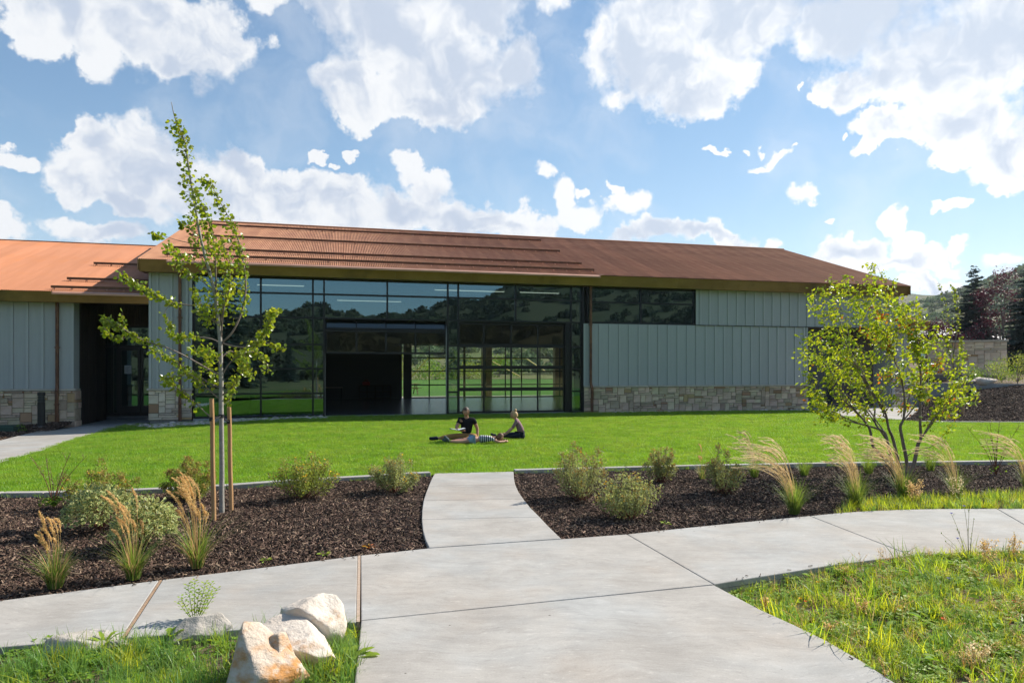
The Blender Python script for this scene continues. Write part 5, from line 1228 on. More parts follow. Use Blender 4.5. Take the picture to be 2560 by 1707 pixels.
def maple():
    r = random.Random(52); base = at(2060, 1094); d0 = base.y
    root = empty('multi_stem_maple', base, 0, 'bushy multi-stemmed tree with yellow-green leaves in front of the right end of the hall', 'tree')
    q4 = lambda cx, cy, dd=0.: far((1960 + cx / 5.345) / K, (880 + cy / 5.345) / K, d0 + dd) - base
    st, tw, lf, lo = MB(), MB(), MB(), MB(); nodes = []
    def stem(pts, r0, r1, deep, b=(0, 0)):
        P = [Vector((b[0], b[1], -.08))] + [q4(x, y, deep * (i + 1) / len(pts)) for i, (x, y) in enumerate(pts)]
        S_ = spline(P, 5); L = len(S_); st.tube(S_, [r0 + (r1 - r0) * i / (L - 1) for i in range(L)], 7, cap=False)
        nodes.extend((p, r0 + (r1 - r0) * i / (L - 1), (S_[min(i + 1, L - 1)] - S_[max(0, i - 1)]).normalized()) for i, p in enumerate(S_) if i > L * .35)
        return S_
    stem([(1400,1500),(1250,1330),(1185,1240),(1150,1040),(1060,900),(900,740),(760,600)], .034, .010, -.5, (-.03, -.02))
    stem([(1440,1480),(1395,1250),(1350,1080),(1240,1020),(1000,950),(850,890),(700,820)], .030, .008, .4, (-.01, .03))
    stem([(1430,1400),(1385,1200),(1300,1060),(1215,930),(1210,720),(1120,500),(1000,440)], .026, .008, .7, (0, .04))
    stem([(1530,1500),(1460,1170),(1400,1020),(1350,800),(1200,560),(1060,330)], .032, .009, -.7, (.02, -.03))
    stem([(1640,1500),(1590,1200),(1556,1000),(1600,880),(1610,600),(1560,340),(1480,120)], .034, .009, .3, (.05, .0))
    stem([(1720,1540),(1790,1240),(1830,1150),(1820,950),(1820,600),(1830,300),(1800,60)], .036, .009, -.3, (.07, .02))
    stem([(1790,1240),(1845,1140),(2000,930),(2150,740),(2280,560)], .022, .007, .5, (.075, .01)) if False else None
    P = [q4(1835, 1150), q4(1990, 940, .2), q4(2130, 760, .45), q4(2260, 560, .6)]; S_ = spline(P, 5); st.tube(S_, [.016 - .010 * i / (len(S_) - 1) for i in range(len(S_))], 6, cap=False); nodes.extend((p, .01, Vector((.5, 0, .8))) for p in S_[3:])
    P = [q4(1640, 1385, -.1), q4(1800, 1310, -.3), q4(1990, 1250, -.5), q4(2120, 1120, -.6), q4(2260, 970, -.7)]; S_ = spline(P, 4); tw.tube(S_, [.008 - .005 * i / (len(S_) - 1) for i in range(len(S_))], 5, cap=False)
    for k in range(30):
        p = S_[-1].lerp(S_[-6], r.random()) + rv(r, .07); leaf(lf, p, rv(r) + Vector((-.5, 0, -.3)), rv(r), .05, .034)
    tips = [(1838,800),(1850,770),(1862,668),(1868,700),(1888,660),(1905,640),(1930,648),(1945,636),(1968,665),(1990,640),(2003,606),(2018,618),(2030,665),(2050,690),(2075,700),(2098,690),(2118,712),(2105,760),(2150,745),
      (1848,880),(1850,850),(1862,930),(1880,905),(1885,760),(1900,720),(1915,800),(1930,850),(1905,870),(1895,945),(1935,930),(1960,880),(1945,760),(1965,720),(1975,800),(1990,850),(2000,760),(2010,700),(2025,780),(2040,840),(2060,770),(2070,860),(2085,800),(2120,820),(2105,880),(2140,790),(2165,830),(2150,880),(2185,850),(2215,810),(2235,850),(2250,895),(2225,890),(2190,905),(2175,780),(2130,900),(2060,910),(2020,900),(1975,930),(1890,960),(2200,950),(2160,940),(2095,930),(1870,820),(1920,690),(2045,640),(2000,820),(2080,745),(2140,850),(2180,815),
      (1860,905),(1845,820),(1955,690),(1985,760),(2110,845),(2065,820),(2205,870),(1925,895),(1868,765),(1900,805),(2230,915),(2170,915),(2030,865)]
    for (x, y) in tips:
        dd = r.gauss(0, .55); T = far(x, y, d0 + dd) - base
        best = None
        for p, rad, dr in nodes:
            v = T - p; L = v.length
            if v.z < .08 or L < .25: continue
            c = L * (1.6 - v.normalized().dot(dr)) * r.uniform(.8, 1.25)
            if best is None or c < best[0]: best = (c, p, rad, dr)
        if best is None: continue
        _, p, rad, dr = best; L = (T - p).length
        S_ = spline([p, p + dr * L * .35 + rv(r, .04), p.lerp(T, .72) + Vector((.03, 0, .04)), T], 5); n = len(S_)
        tw.tube(S_, [max(.0022, min(rad * .8, .013) * (1 - i / n)) for i in range(n)], 5, cap=False)
        cnt = int(42 + 38 * L); om = r.random() < .05
        for k in range(cnt):
            t = .22 + .78 * r.random() ** .8; xx = t * (n - 1); i = min(n - 2, int(xx)); a = S_[i].lerp(S_[i + 1], xx - i)
            q = a + rv(r, 1).normalized() * (.02 + .115 * r.random() ** .7) + Vector((-.02, 0, -.015))
            if k % 6 == 0: tw.tube([a, q], [.0025, .001], 3, cap=False)
            s = r.uniform(.040, .078); leaf(lo if (om and r.random() < .4) or r.random() < .01 else lf, q, rv(r, .9) + Vector((-.75, 0, -.45)), rv(r, 1), s, s * .58, fold=.3, curl=.2)
    st.build('trunk', M['bark'], root, smooth=True); tw.build('branches', M['bark'], root, smooth=True)
    tag(lf.build('crown', M['maple_leaf'], root), kind='stuff'); tag(lo.build('orange_leaves', M['maple_leaf_orange'], root), kind='stuff')
maple()

def conifer(name, base, h, w, label, seed, m='spruce', group=None, dense=1.5):
    r = random.Random(seed); root = empty(name, base, 0, label, 'tree', group); tr, lf = MB(), MB()
    tr.tube([(0, 0, -.5), (0, 0, h * .5), (0, 0, h)], [h * .016, h * .010, .01], 7); z = h * .06; lv = 0
    while z < h * .985:
        t = z / h; L = w / 2 * (1 - t) ** .82 * r.uniform(.82, 1.12) + .12; n = max(4, int(8 * (1 - t) + 4))
        for k in range(n):
            a = 6.283 * k / n + lv * .7 + r.uniform(-.4, .4); l = L * r.uniform(.5, 1.15); z0_ = z; z = z0_ + r.uniform(-.02, .02) * h; dr = -.12 + .32 * t
            d = Vector((math.cos(a), math.sin(a), 0)); tip = d * l + Vector((0, 0, z + l * dr - .12 * l)); mid = d * l * .55 + Vector((0, 0, z + l * dr * .7 - .05 * l))
            tr.tube([(0, 0, z), mid, tip], [.018 * (1 - t) + .005, .010, .003], 3, cap=False)
            s = Vector((-d.y, d.x, 0)); c = max(6, int(l * 15 * dense))
            for j in range(c):
                q = .16 + .84 * (j / c); p = (Vector((0, 0, z)).lerp(mid, q / .55) if q < .55 else mid.lerp(tip, (q - .55) / .45)); ll = (.30 * l * (1 - q) + .10) * r.uniform(.6, 1.2)
                for sg in (-1, 1):
                    dd = (d * .7 + s * sg * r.uniform(.6, 1.1) + Vector((0, 0, r.uniform(-.55, .1)))).normalized(); leaf(lf, p + rv(r, .05), dd, rv(r, .9) + Vector((0, 0, 1)), ll * 1.05, .075 + .10 * ll, round_=False, fold=.4)
            z = z0_
        z += h * .019 * r.uniform(.7, 1.3); lv += 1
    tr.build('trunk', M['bark'], root); tag(lf.build('crown', M[m], root), kind='stuff')
def leafy(name, base, h, w, label, seed, m, trunk_h=.2, n=3500, L=.14, group=None, cat='tree', bark='bark', clumps=26):
    r = random.Random(seed); root = empty(name, base, 0, label, cat, group); tr, lf = MB(), MB()
    cl = []
    for k in range(clumps):
        a = r.uniform(0, 6.28); u = r.uniform(0, 1); q = math.sqrt(r.random()); zz = h * (trunk_h + (1 - trunk_h) * u); wid = w / 2 * (1.05 * math.sin(math.pi * min(.98, .22 + .74 * u)) ** .8)
        c = Vector((math.cos(a) * q * wid, math.sin(a) * q * wid, zz)); cl.append((c, w * r.uniform(.09, .19)))
        tr.tube(spline([(0, 0, h * trunk_h * .5), c * .5 + Vector((0, 0, h * .08)), c], 3), [.02 * h * .4, .012 * h * .4, .009 * h * .4, .007 * h * .4, .005 * h * .4, .004 * h * .4, .003 * h * .4], 4, cap=False)
    tr.tube([(0, 0, -.3), (0, 0, h * trunk_h), (0, 0, h * .6)], [h * .02, h * .016, h * .005], 6)
    for k in range(n):
        c, s = cl[r.randrange(clumps)]; p = c + Vector((r.gauss(0, 1), r.gauss(0, 1), r.gauss(0, .8))) * s * .62; leaf(lf, p, rv(r), rv(r), L * r.uniform(.6, 1.3), L * .6, round_=False)
    tr.build('trunk', M[bark], root); tag(lf.build('crown', M[m], root), kind='stuff')
def sapling(base, pts, label, seed, n=150, L=.07, group=None, m='aspen_leaf', bark='bark'):
    r = random.Random(seed); root = empty('sapling', base, 0, label, 'tree', group); tr, lf = MB(), MB()
    for q in pts:
        S_ = spline([Vector(p) for p in q], 6); k = len(S_); tr.tube(S_, [.022 * (1 - .85 * i / k) for i in range(k)], 5, cap=False)
        for _ in range(n // len(pts)):
            t = .3 + .7 * r.random(); i = min(k - 2, int(t * (k - 1))); p = S_[i] + rv(r, .20 * (1.15 - t)); tr.tube([S_[i], p], [.004, .002], 3, cap=False); leaf(lf, p, rv(r) + Vector((-.4, 0, -.3)), rv(r), L, L * .8)
    tr.build('trunk', M[bark], root); tag(lf.build('crown', M[m], root), kind='stuff')
g_ = lambda x, y, d: far(x, y, d)
conifer('spruce_tree', Vector((far(2237, 0, 55).x, 55, 1.6)), 8.55, 6.4, 'dark spruce standing behind the pale stone wall', 61, group='spruces behind the stone wall')
conifer('spruce_tree', Vector((far(2378, 0, 46).x, 46, 1.5)), 8.3, 6.0, 'blue-grey spruce cut by the right edge of the picture', 62, group='spruces behind the stone wall', m='spruce')
leafy('plum_tree', Vector((far(2304, 0, 52).x, 52, 1.6)), 7.4, 3.9, 'purple-leaved plum tree between the two dark spruces', 63, 'plum', n=3600, L=.17, clumps=30)
leafy('plum_tree', Vector((far(2150, 0, 50).x, 50, 1.6)), 3.5, 2.7, 'low purple-leaved plum tree behind the top of the yellow-green tree', 64, 'plum', n=2400, L=.16)
leafy('plum_tree', Vector((far(2205, 0, 49).x, 49, 1.6)), 2.7, 2.0, 'small purple-leaved plum just left of the pale stone wall', 65, 'plum', n=1500, L=.15)
b = Vector((far(2192, 0, 26.5).x, 26.5, bank_z(far(2192, 0, 26.5).x, 26.5) - .02))
sapling(b, [[(0, 0, 0), (-.05, 0, 2.4), (-.25, .1, 4.0), (-.55, .1, 5.1)], [(-.04, 0, 2.2), (.12, 0, 3.4), (.05, -.1, 4.4), (-.15, 0, 5.0)], [(0, 0, 1.3), (.35, .2, 2.2), (.45, .2, 3.0)], [(0, 0, 1.6), (-.35, -.2, 2.5), (-.45, -.2, 3.0)]], 'thin young tree with sparse leaves rising beside the dark spruce', 66, n=420, L=.085)
for (x, y, xt, yt, d, lab) in ((2212, 955, 2216, 868, 25.5, 'pale wooden stake on the mulch bank below the stone wall'), (2195, 946, 2193, 905, 27.5, 'short grey wooden stake on the mulch bank, behind the pale one')):
    bx = far(x, 0, d).x; b = Vector((bx, d, bank_z(bx, d))); t = far(xt, yt, d)
    tag(MB().tube([(0, 0, -.2), (t - b) * .5, t - b], .042, 8).build('wooden_stake', M['stake']), lab, 'stake', 'stakes on the bank').location = b
# trees and brush of the slope behind the camera, seen only in the glass
for k, (x, y, h, w) in enumerate(((-5, -30, 16.5, 9), (-13, -42, 9.5, 4.6), (6, -55, 8, 4), (14, -62, 10, 5))):
    conifer('spruce_tree', Vector((x, y, -.3)), h, w, ('tall spruce reflected in the left of the glass wall', 'smaller spruce behind the viewer to the left', 'short spruce behind the viewer near the slope', 'middle-sized spruce at the foot of the rear slope')[k], 70 + k, group='spruces behind the viewer', dense=.7)
def brush_bush(seed):
    r = random.Random(seed); mb = MB()
    for k in range(150):
        a = r.uniform(0, 6.28); ph = math.acos(r.uniform(-.1, 1)); q = r.uniform(.6, 1.1); p = Vector((math.sin(ph) * math.cos(a) * q * 1.5, math.sin(ph) * math.sin(a) * q * 1.5, math.cos(ph) * q * 1.25 + .1)); leaf(mb, p, rv(r), p.normalized() + rv(r, .4), r.uniform(.5, .9), .55, round_=False)
    return mb
br = variants('brush_bushes', [proto('brush_bush', brush_bush(80 + k), M['brush']) for k in range(4)])
tag(scatter('hillside_brush', hill, br, .016, .9, 2.3, 21, .1, mask=(.013, .34, .55)), label='green scrub oak covering the dry hillside', cat='brush')
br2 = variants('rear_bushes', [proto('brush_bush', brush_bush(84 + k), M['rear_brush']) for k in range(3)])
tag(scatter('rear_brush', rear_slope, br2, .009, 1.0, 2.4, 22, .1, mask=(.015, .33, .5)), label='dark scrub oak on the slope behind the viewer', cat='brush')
# ---------------------------------------------------------------- boulders
def boulder(loc, size, seed, m, label, rz=0., cuts=18, sub=5, rough=.065, group='boulders in the near left grass', tilt=(0, 0), top=None):
    r = random.Random(seed); bm = bmesh.new(); bmesh.ops.create_icosphere(bm, subdivisions=sub, radius=1)
    off = rv(r, 20); planes = [(rv(r, 1).normalized(), r.uniform(.48, .78)) for _ in range(cuts)]
    if top: planes.append((Vector(top[:3]).normalized(), top[3]))
    for v in bm.verts:
        c = v.co.copy()
        for n, d in planes:
            e = c.dot(n) - d
            if e > 0: c -= n * e * .93
        c *= 1 + rough * mnoise.noise(c * 1.5 + off) + rough * .45 * mnoise.noise(c * 4 + off) + rough * .16 * mnoise.noise(c * 11 + off) + rough * .07 * mnoise.noise(c * 26 + off)
        v.co = c
    for v in bm.verts: v.co = Vector((v.co.x * size[0] / 2, v.co.y * size[1] / 2, v.co.z * size[2] / 2))
    me = bpy.data.meshes.new('boulder'); bm.to_mesh(me); bm.free(); me.materials.append(M[m])
    me.polygons.foreach_set('use_smooth', [True] * len(me.polygons))
    o = bpy.data.objects.new('boulder', me); C.objects.link(o); o.location = loc; o.rotation_euler = (tilt[0], tilt[1], rz)
    return tag(o, label, 'boulder', group)
def bpos(x, y, dz): p = at(x, y); p.z = dz; return p
boulder(bpos(702, 1466, .075), (.52, .46, .58), 1, 'boulder', 'tall white boulder beside the pavement corner, farthest right of the group', .3, cuts=13, top=(-.3, .1, 1, .62))
boulder(bpos(686, 1504, .05), (.58, .48, .50), 5, 'boulder', 'flat-topped cream boulder in front of the tall white one', -.2, cuts=10, top=(.05, -.22, 1, .46))
boulder(bpos(596, 1568, .05), (.62, .54, .62), 9, 'boulder_orange', 'ochre-streaked boulder cut by the bottom edge of the picture', .5, cuts=10, top=(.3, -.45, 1, .5))
boulder(bpos(642, 1556, .08), (.24, .26, .36), 12, 'boulder_orange', 'small ochre boulder leaning on the ochre-streaked one', .5, cuts=6, sub=4)
boulder(bpos(450, 1447, -.035), (.48, .36, .36), 14, 'boulder_gray', 'low grey boulder half hidden in the grass under the tall green weed', .1, cuts=18)
boulder(bpos(192, 1477, -.03), (.64, .38, .28), 18, 'boulder_gray', 'long low boulder at the edge of the pavement on the far left', .05, cuts=18)
for k, (x, d, s, lab) in enumerate(((2268, 31.5, (.95, .8, .5), 'flat pink sandstone slab on the terrace, nearest the mulch bank'), (2242, 32.2, (1.0, .8, .5), 'pink sandstone rock on the terrace left of the flat slab'), (2222, 32, (.8, .7, .34), 'smaller pink sandstone rock at the left of the terrace'))):
    boulder(Vector((far(x, 0, d).x, d, 1.22)), s, 30 + k, 'boulder', lab, .3 * k, cuts=8, sub=3, group='sandstone rocks on the terrace')

# ---------------------------------------------------------------- weeds that can be told apart
R = random.Random(77)
def weed_plant(name, loc, label, stems, cat='weed', group=None):
    root = empty(name, loc, 0, label, cat, group); r = random.Random(hash(label) % 999); st, lf = MB(), MB()
    for dx, dy, h, n in stems:
        S_ = spline([(dx * .2, dy * .2, 0), (dx * .7, dy * .7, h * .6), (dx, dy, h)], 5); st.tube(S_, [.0028, .0027, .0025, .0022, .002, .0018, .0016, .0014, .0012, .001, .001][:len(S_)], 4, cap=False)
        for k in range(n):
            t = .15 + .85 * k / n; i = min(len(S_) - 2, int(t * (len(S_) - 1))); p = S_[i].lerp(S_[i + 1], t * (len(S_) - 1) - i); a = k * 2.4; d = Vector((math.cos(a), math.sin(a), .35)); q = p + d * .014; st.tube([p, q], .0007, 3, cap=False); leaf(lf, q, d, (0, 0, 1), .022, .019, fold=.3)
    st.build('stems', M['weed'], root); tag(lf.build('seed_pods', M['weed_lime'], root), kind='stuff')
weed_plant('tall_weed', at(447, 1421), 'tall lime-green weed with rows of round pods behind the low grey boulder', [(-.05, 0, .25, 34), (-.01, .02, .27, 36), (.03, 0, .20, 28), (.07, .02, .26, 34), (.12, 0, .26, 34), (.16, .01, .22, 26), (-.10, 0, .16, 20), (-.13, .02, .12, 14), (.10, .05, .18, 22)])
def dock(loc, label, seed, leaves):
    r = random.Random(seed); root = empty('broad_leaf_weed', loc, 0, label, 'weed', 'broad-leaved weeds by the near pavement')
    for (ang, L, W, e) in leaves:
        mb = MB(); d = Vector((math.cos(ang), math.sin(ang), e)).normalized(); s = Vector((-math.sin(ang), math.cos(ang), 0)); up = s.cross(d) * -1 if s.cross(d).z < 0 else s.cross(d)
        N = 7; row = []
        for i in range(N + 1):
            t = i / N; w = W * math.sin(math.pi * (t * .93 + .04)) ** .7 * (1 + .12 * (-1) ** i) / 2; c = d * L * t + Vector((0, 0, -.35 * L * t * t * e)) ; k = len(mb.v)
            mb.v += [tuple(c - s * w + up * w * .25), tuple(c), tuple(c + s * w + up * w * .25)]; row.append(k)
        for i in range(N):
            a, b = row[i], row[i + 1]; mb.f += [(a, a + 1, b + 1, b), (a + 1, a + 2, b + 2, b + 1)]; mb.m += [0, 0]
        mb.build('leaf', M['weed'], root, smooth=True)
dock(at(826, 1502) + Vector((-.05, 0, -.02)), 'broad-leaved weed lying over the edge of the near walk by the cream boulder', 1, [(-.15, .19, .075, .25), (.35, .16, .06, .5), (2.4, .12, .06, .6), (-1.2, .12, .06, .5), (1.5, .12, .05, .9)])
dock(at(392, 1462), 'broad-leaved weed left of the low grey boulder', 2, [(1.2, .13, .05, 1.2), (2.2, .11, .045, 1.1), (.3, .12, .05, 1.), (-.8, .1, .045, .8)])
dock(at(240, 1482), 'strappy-leaved weed in front of the long low boulder', 3, [(1.2, .2, .028, 1.6), (2.4, .18, .026, 1.2), (.5, .19, .026, 1.2), (-.5, .14, .026, 1.), (3.2, .15, .026, 1.)])
for k, (x, y, s) in enumerate(((2210, 1480, .9), (2310, 1500, 1.2), (1990, 1490, 1.0), (2030, 1545, 1.1), (2090, 1410, .9))):
    dock(at(x, y) + Vector((0, 0, -.1)), ('leafy weed in the middle of the near right grass', 'big leafy weed at the right edge of the near grass', 'lime leafy weed near the slanting edge of the near walk', 'leafy weed at the bottom of the near right grass', 'leafy weed behind the pale fluffy seed head')[k], 10 + k, [(j * 1.25 + k, .15 * s * (.8 + .3 * (j % 2)), .055 * s, .7 + .3 * (j % 3)) for j in range(6)])
def cornflower():
    root = empty('cornflower', at(2226, 1280) + Vector((0, 0, -.08)), 0, 'tall thin blue cornflower plant standing against the right pavement', 'flower'); r = random.Random(5); st = MB()
    for k, (dx, h, bl) in enumerate(((-.17, .50, 1), (-.10, .34, 0), (-.02, .56, 1), (.0, .53, 0), (.06, .44, 0), (-.24, .30, 0), (-.11, .26, 2), (.04, .30, 0), (-.20, .22, 0))):
        S_ = spline([(dx * .1, 0, 0), (dx * .5, .01, h * .6), (dx, .02 * (k % 3), h)], 5); st.tube(S_, .0016, 4, cap=False)
        hd = MB(); p = S_[-1]
        if bl:
            for j in range(11): a = j * .571; leaf(hd, p, (math.cos(a), math.sin(a), .55), (0, 0, 1), .019, .010)
            hd.build('flower', M['blue_flower'], root)
        else:
            hd.tube([p, p + Vector((0, 0, .006)), p + Vector((0, 0, .013))], [.002, .0055, .002], 5); hd.build('bud', M['weed'], root)
        for j in range(5): i = 1 + j * 2 % (len(S_) - 2); leaf(st, S_[i], (r.uniform(-1, 1), r.uniform(-1, 1), .9), (0, 0, 1), .05, .005, round_=False)
    st.build('stems', M['shrub_gray'], root)
cornflower()
def bloom(x, y, h, m, label, s=.022, cat='flower', group='single flowers in the near right grass', n=8):
    root = empty('meadow_flower', at(x, y) + Vector((0, 0, -.11)), 0, label, cat, group); a_, b_ = MB(), MB()
    S_ = spline([(0, 0, 0), (.01, 0, h * .6), (-.01, 0, h)], 4); a_.tube(S_, .0015, 4, cap=False)
    for j in range(n): a = j * 6.283 / n; leaf(b_, S_[-1], (math.cos(a), math.sin(a) - .3, .5), (0, -.4, 1), s, s * .8)
    a_.build('stem', M['weed'], root); b_.build('petals', M[m], root)
bloom(2183, 1335, .13, 'blue_flower', 'single blue flower low in the right grass', .026)
bloom(2170, 1425, .12, 'orange_flower', 'single orange-red poppy in the middle of the right grass', .022)
bloom(2332, 1385, .12, 'orange_flower', 'orange flower near the right edge of the grass', .022)
bloom(1881, 1340, .12, 'yellow', 'yellow flower at the back of the right grass by the pavement kerb', .020)
bloom(1841, 1372, .10, 'yellow', 'yellow flower near the bare earth by the walk corner', .018)
bloom(1853, 1378, .10, 'orange_flower', 'small orange flower near the bare earth by the walk corner', .014)
def seed_plant(x, y, h, w, m, label, seed, n=240, dz=-.1, group='tan seed stalks by the right-hand pavement'):
    r = random.Random(seed); root = empty('seed_stalk', at(x, y) + Vector((0, 0, dz)), 0, label, 'dry plant', group); st, hd = MB(), MB()
    for k in range(6):
        dx = w * r.uniform(-.5, .5); S_ = spline([(dx * .2, 0, 0), (dx * .6, .01, h * .5), (dx, r.uniform(-.03, .03), h * r.uniform(.75, 1))], 5); st.tube(S_, .0016, 3, cap=False)
        for _ in range(n // 6):
            i = r.randrange(int(len(S_) * .45), len(S_)); p = S_[i] + Vector((r.gauss(0, 1), r.gauss(0, 1), r.gauss(0, .8))) * w * .085; 
            if _ % 3 == 0: st.tube([S_[i], p], .0007, 3, cap=False)
            leaf(hd, p, rv(r), rv(r), .015, .012)
    st.build('stems', M['straw'], root); tag(hd.build('seed_heads', M[m], root), kind='stuff')
seed_plant(2106, 1158, .36, .26, 'seed', 'orange-tan seed stalks in front of the tree at the verge', 1, 420, dz=-.03)
seed_plant(2196, 1150, .40, .20, 'plume', 'pale tan seed stalks right of the tree at the verge', 2, 200, dz=-.03)
seed_plant(2275, 1290, .34, .22, 'seed', 'tan seed stalks standing against the right pavement, left pair', 3, 300)
seed_plant(2325, 1282, .32, .16, 'seed', 'tan seed stalks at the right edge against the pavement', 4, 220)
seed_plant(2235, 1520, .22, .16, 'plume', 'pale fluffy seed head near the bottom of the right grass', 5, 300)
seed_plant(1985, 1395, .16, .10, 'seed', 'short tan seed stalk in the middle of the right grass', 6, 120)
seed_plant(1940, 1310, .15, .10, 'seed', 'short tan seed stalk at the back edge of the right grass', 7, 110)
seed_plant(1758, 1378, .13, .08, 'seed', 'short tan seed stalk beside the bare earth near the walk corner', 8, 110)
seed_plant(1905, 1437, .14, .09, 'seed', 'short tan seed stalk near the slanting walk edge', 9, 120)
for k, (x, y, lab) in enumerate(((745, 1268, 'tiny bright weed in the left mulch near the expansion joint'), (610, 1282, 'small weed with dry stalks in the left mulch'), (1530, 1198, 'small weed in the right mulch near the pavement'), (848, 1253, 'reddish low weed in the left mulch near the short path'))):
    w_ = tag(rosette(400 + k, 7, .07, .022, 0, .9).build('small_weed', M['weed_lime' if k < 3 else 'maple_leaf_orange']), lab, 'weed', 'small weeds in the mulch'); w_.location = at(x, y) + Vector((0, 0, -.03))

# ---------------------------------------------------------------- walls, steps and plants at the right
def rubble_wall(name, p, q, z0, z1, thick, label):
    p = Vector((p.x, p.y, 0)); q = Vector((q.x, q.y, 0)); d = (q - p); L = d.length; ang = math.atan2(d.y, d.x); w = empty(name, (p.x, p.y, z0), ang, label, 'wall')
    MB().box((.03, .02, -.4), (L - .03, thick, z1 - z0 - .1)).build('mortar', M['mortar'], w)
    stones(w, 0, L, 0, z1 - z0 - .1, .02, m='pale_stone', cu=.15, cz=.11, seed=51); caps(w, -.06, L + .06, z1 - z0 - .1, z1 - z0, -.09, thick + .06, step=1.5)
rubble_wall('stone_wall', far(2130, 0, 37), Vector((far(2313, 0, 36).x, 36, 0)), 1.48, 3.35, .5, 'free-standing wall of pale tan stone with a flat cap at the right')
rw = tag(empty('retaining_wall'), 'low curved grey concrete retaining wall above the mulch bank', 'wall')
pts = spline(wall_line, 4); 
for i in range(len(pts) - 1):
    a, b = pts[i], pts[i + 1]; d = (b - a); d.z = 0; L = d.length; d.normalize(); n = Vector((-d.y, d.x, 0)); mb = MB()
    mb.prism([a - d * .0, b + d * .0, b + n * .25, a + n * .25], -.3, 1.15); mb.build('wall_length', M['concrete_side'], rw)
sp_ = tag(empty('concrete_steps', (P0[0], P0[1], 0), A), 'flight of grey concrete steps climbing to the right beside the wall', 'steps')
for k in range(5):
    s = 15.85 + k * .36; MB().box((s, .25, -.1), (s + .36 + (.6 if k == 4 else -.003), 2.2, .21 * (k + 1))).build('step', M['concrete'], sp_, bevel=.012)
for o, lab in ((.32, 'near galvanised handrail of the concrete steps'), (2.1, 'far galvanised handrail of the concrete steps')):
    hr = tag(empty('handrail', (P0[0], P0[1], 0), A), lab, 'handrail', 'handrails of the steps')
    MB().tube([(15.3, o, .55), (15.4, o, .95), (15.6, o, 1.0), (17.6, o, 2.05), (18.1, o, 2.05)], .024, 8).build('top_rail', M['steel'], hr, smooth=True)
    MB().tube([(15.6, o, .62), (17.6, o, 1.68)], .018, 6).build('lower_rail', M['steel'], hr, smooth=True)
    for s in (15.62, 16.6, 17.58): z = 1.0 + max(0, s - 15.6) * .525; MB().tube([(s, o, max(0, (s - 15.7) * .55)), (s, o, z)], .02, 6).build('post', M['steel'], hr)
leafy('terrace_shrub', Vector((far(2278, 0, 33).x, 33, 1.2)), .95, 1.9, 'low leafy green shrub in front of the stone wall', 401, 'shrub_green', .1, 1300, .07, group='shrubs on the upper terrace', cat='shrub', clumps=16)
leafy('terrace_shrub', Vector((far(2308, 0, 33).x, 33.2, 1.2)), .85, 1.3, 'grey-green shrub on the terrace between two green ones', 402, 'shrub_gray', .1, 900, .06, group='shrubs on the upper terrace', cat='shrub', clumps=14)
leafy('terrace_shrub', Vector((far(2345, 0, 31).x, 31.2, 1.15)), 1.25, 1.8, 'round green shrub at the right edge of the terrace', 403, 'shrub_leaf', .1, 1300, .07, group='shrubs on the upper terrace', cat='shrub', clumps=16)
leafy('bank_weed', Vector((far(2232, 0, 27).x, 27, bank_z(far(2232, 0, 27).x, 27))), .3, .4, 'tiny green weed on the mulch bank', 404, 'shrub_green', .1, 120, .05, cat='weed', clumps=5)
feather_grass(Vector((far(2128, 0, 29.).x, 29., .25)), 1.15, 9, .5, 'dry tan grass clump against the concrete steps', 405, blades=120, gh=.6, group=None)

def cottage():
    c = far(2186, 0, 72); h = tag(empty('house', (c.x, 72, 1.9), .18), 'house with a pale metal roof glimpsed between the trees at right', 'house')
    MB().box((-6, 0, -.5), (7, 8, 2.7)).build('wall', M['tan_wall'], h)
    mb = MB(); mb.v = [(-6.6, -.6, 2.6), (7.6, -.6, 2.6), (7.6, 4, 4.6), (-6.6, 4, 4.6), (-6.6, 8.6, 2.6), (7.6, 8.6, 2.6)]; mb.f = [(0, 1, 2, 3), (3, 2, 5, 4)]; mb.m = [0, 0]; rf = mb.build('roof', M['white_roof'], h)
    for s in range(-6, 8): MB().bar((s + .3, -.6, 2.63), (s + .3, 4, 4.63), .04, .05).build('roof_seam', M['white_roof'], rf)
    for x in (-4, -1, 3): w = MB().box((x, -.04, .9), (x + 1.3, .02, 2.1)).build('window', M['frame'], h); MB().box((x + .08, -.06, .98), (x + 1.22, -.045, 2.02)).build('pane', M['glass'], w)
cottage()

# ---------------------------------------------------------------- by the left wing
bp = at(103 / K, 1072 / K); bo = empty('bollard_light', bp, 0, 'dark bronze bollard light on a concrete footing by the left wing', 'bollard light')
MB().box((-.17, -.17, -.15), (.17, .17, .10)).build('footing', M['concrete'], bo, bevel=.01)
MB().tube([(0, 0, .10), (0, 0, .92)], .115, 20).build('post', M['bollard'], bo)
for k in range(4): MB().tube([(0, 0, .935 + k * .05), (0, 0, .962 + k * .05)], .118, 20).build('louvre', M['bollard'], bo)
MB().tube([(0, 0, .90), (0, 0, 1.14)], .09, 16).build('lamp_core', M['sole'], bo)
MB().tube([(0, 0, 1.135), (0, 0, 1.24), (0, 0, 1.26)], [.118, .118, .10], 20).build('lamp_cap', M['bollard'], bo)
ub = B(-21.0, -.75, -.22); u_ = empty('utility_box', ub, A, 'low green plastic utility box lid in the mulch left of the bollard', 'utility box')
MB().box((-.42, -.28, -.1), (.42, .28, .14)).build('box_body', M['utility'], u_, bevel=.03); MB().box((-.38, -.24, .14), (.38, .24, .165)).build('lid', M['utility'], u_, bevel=.01)
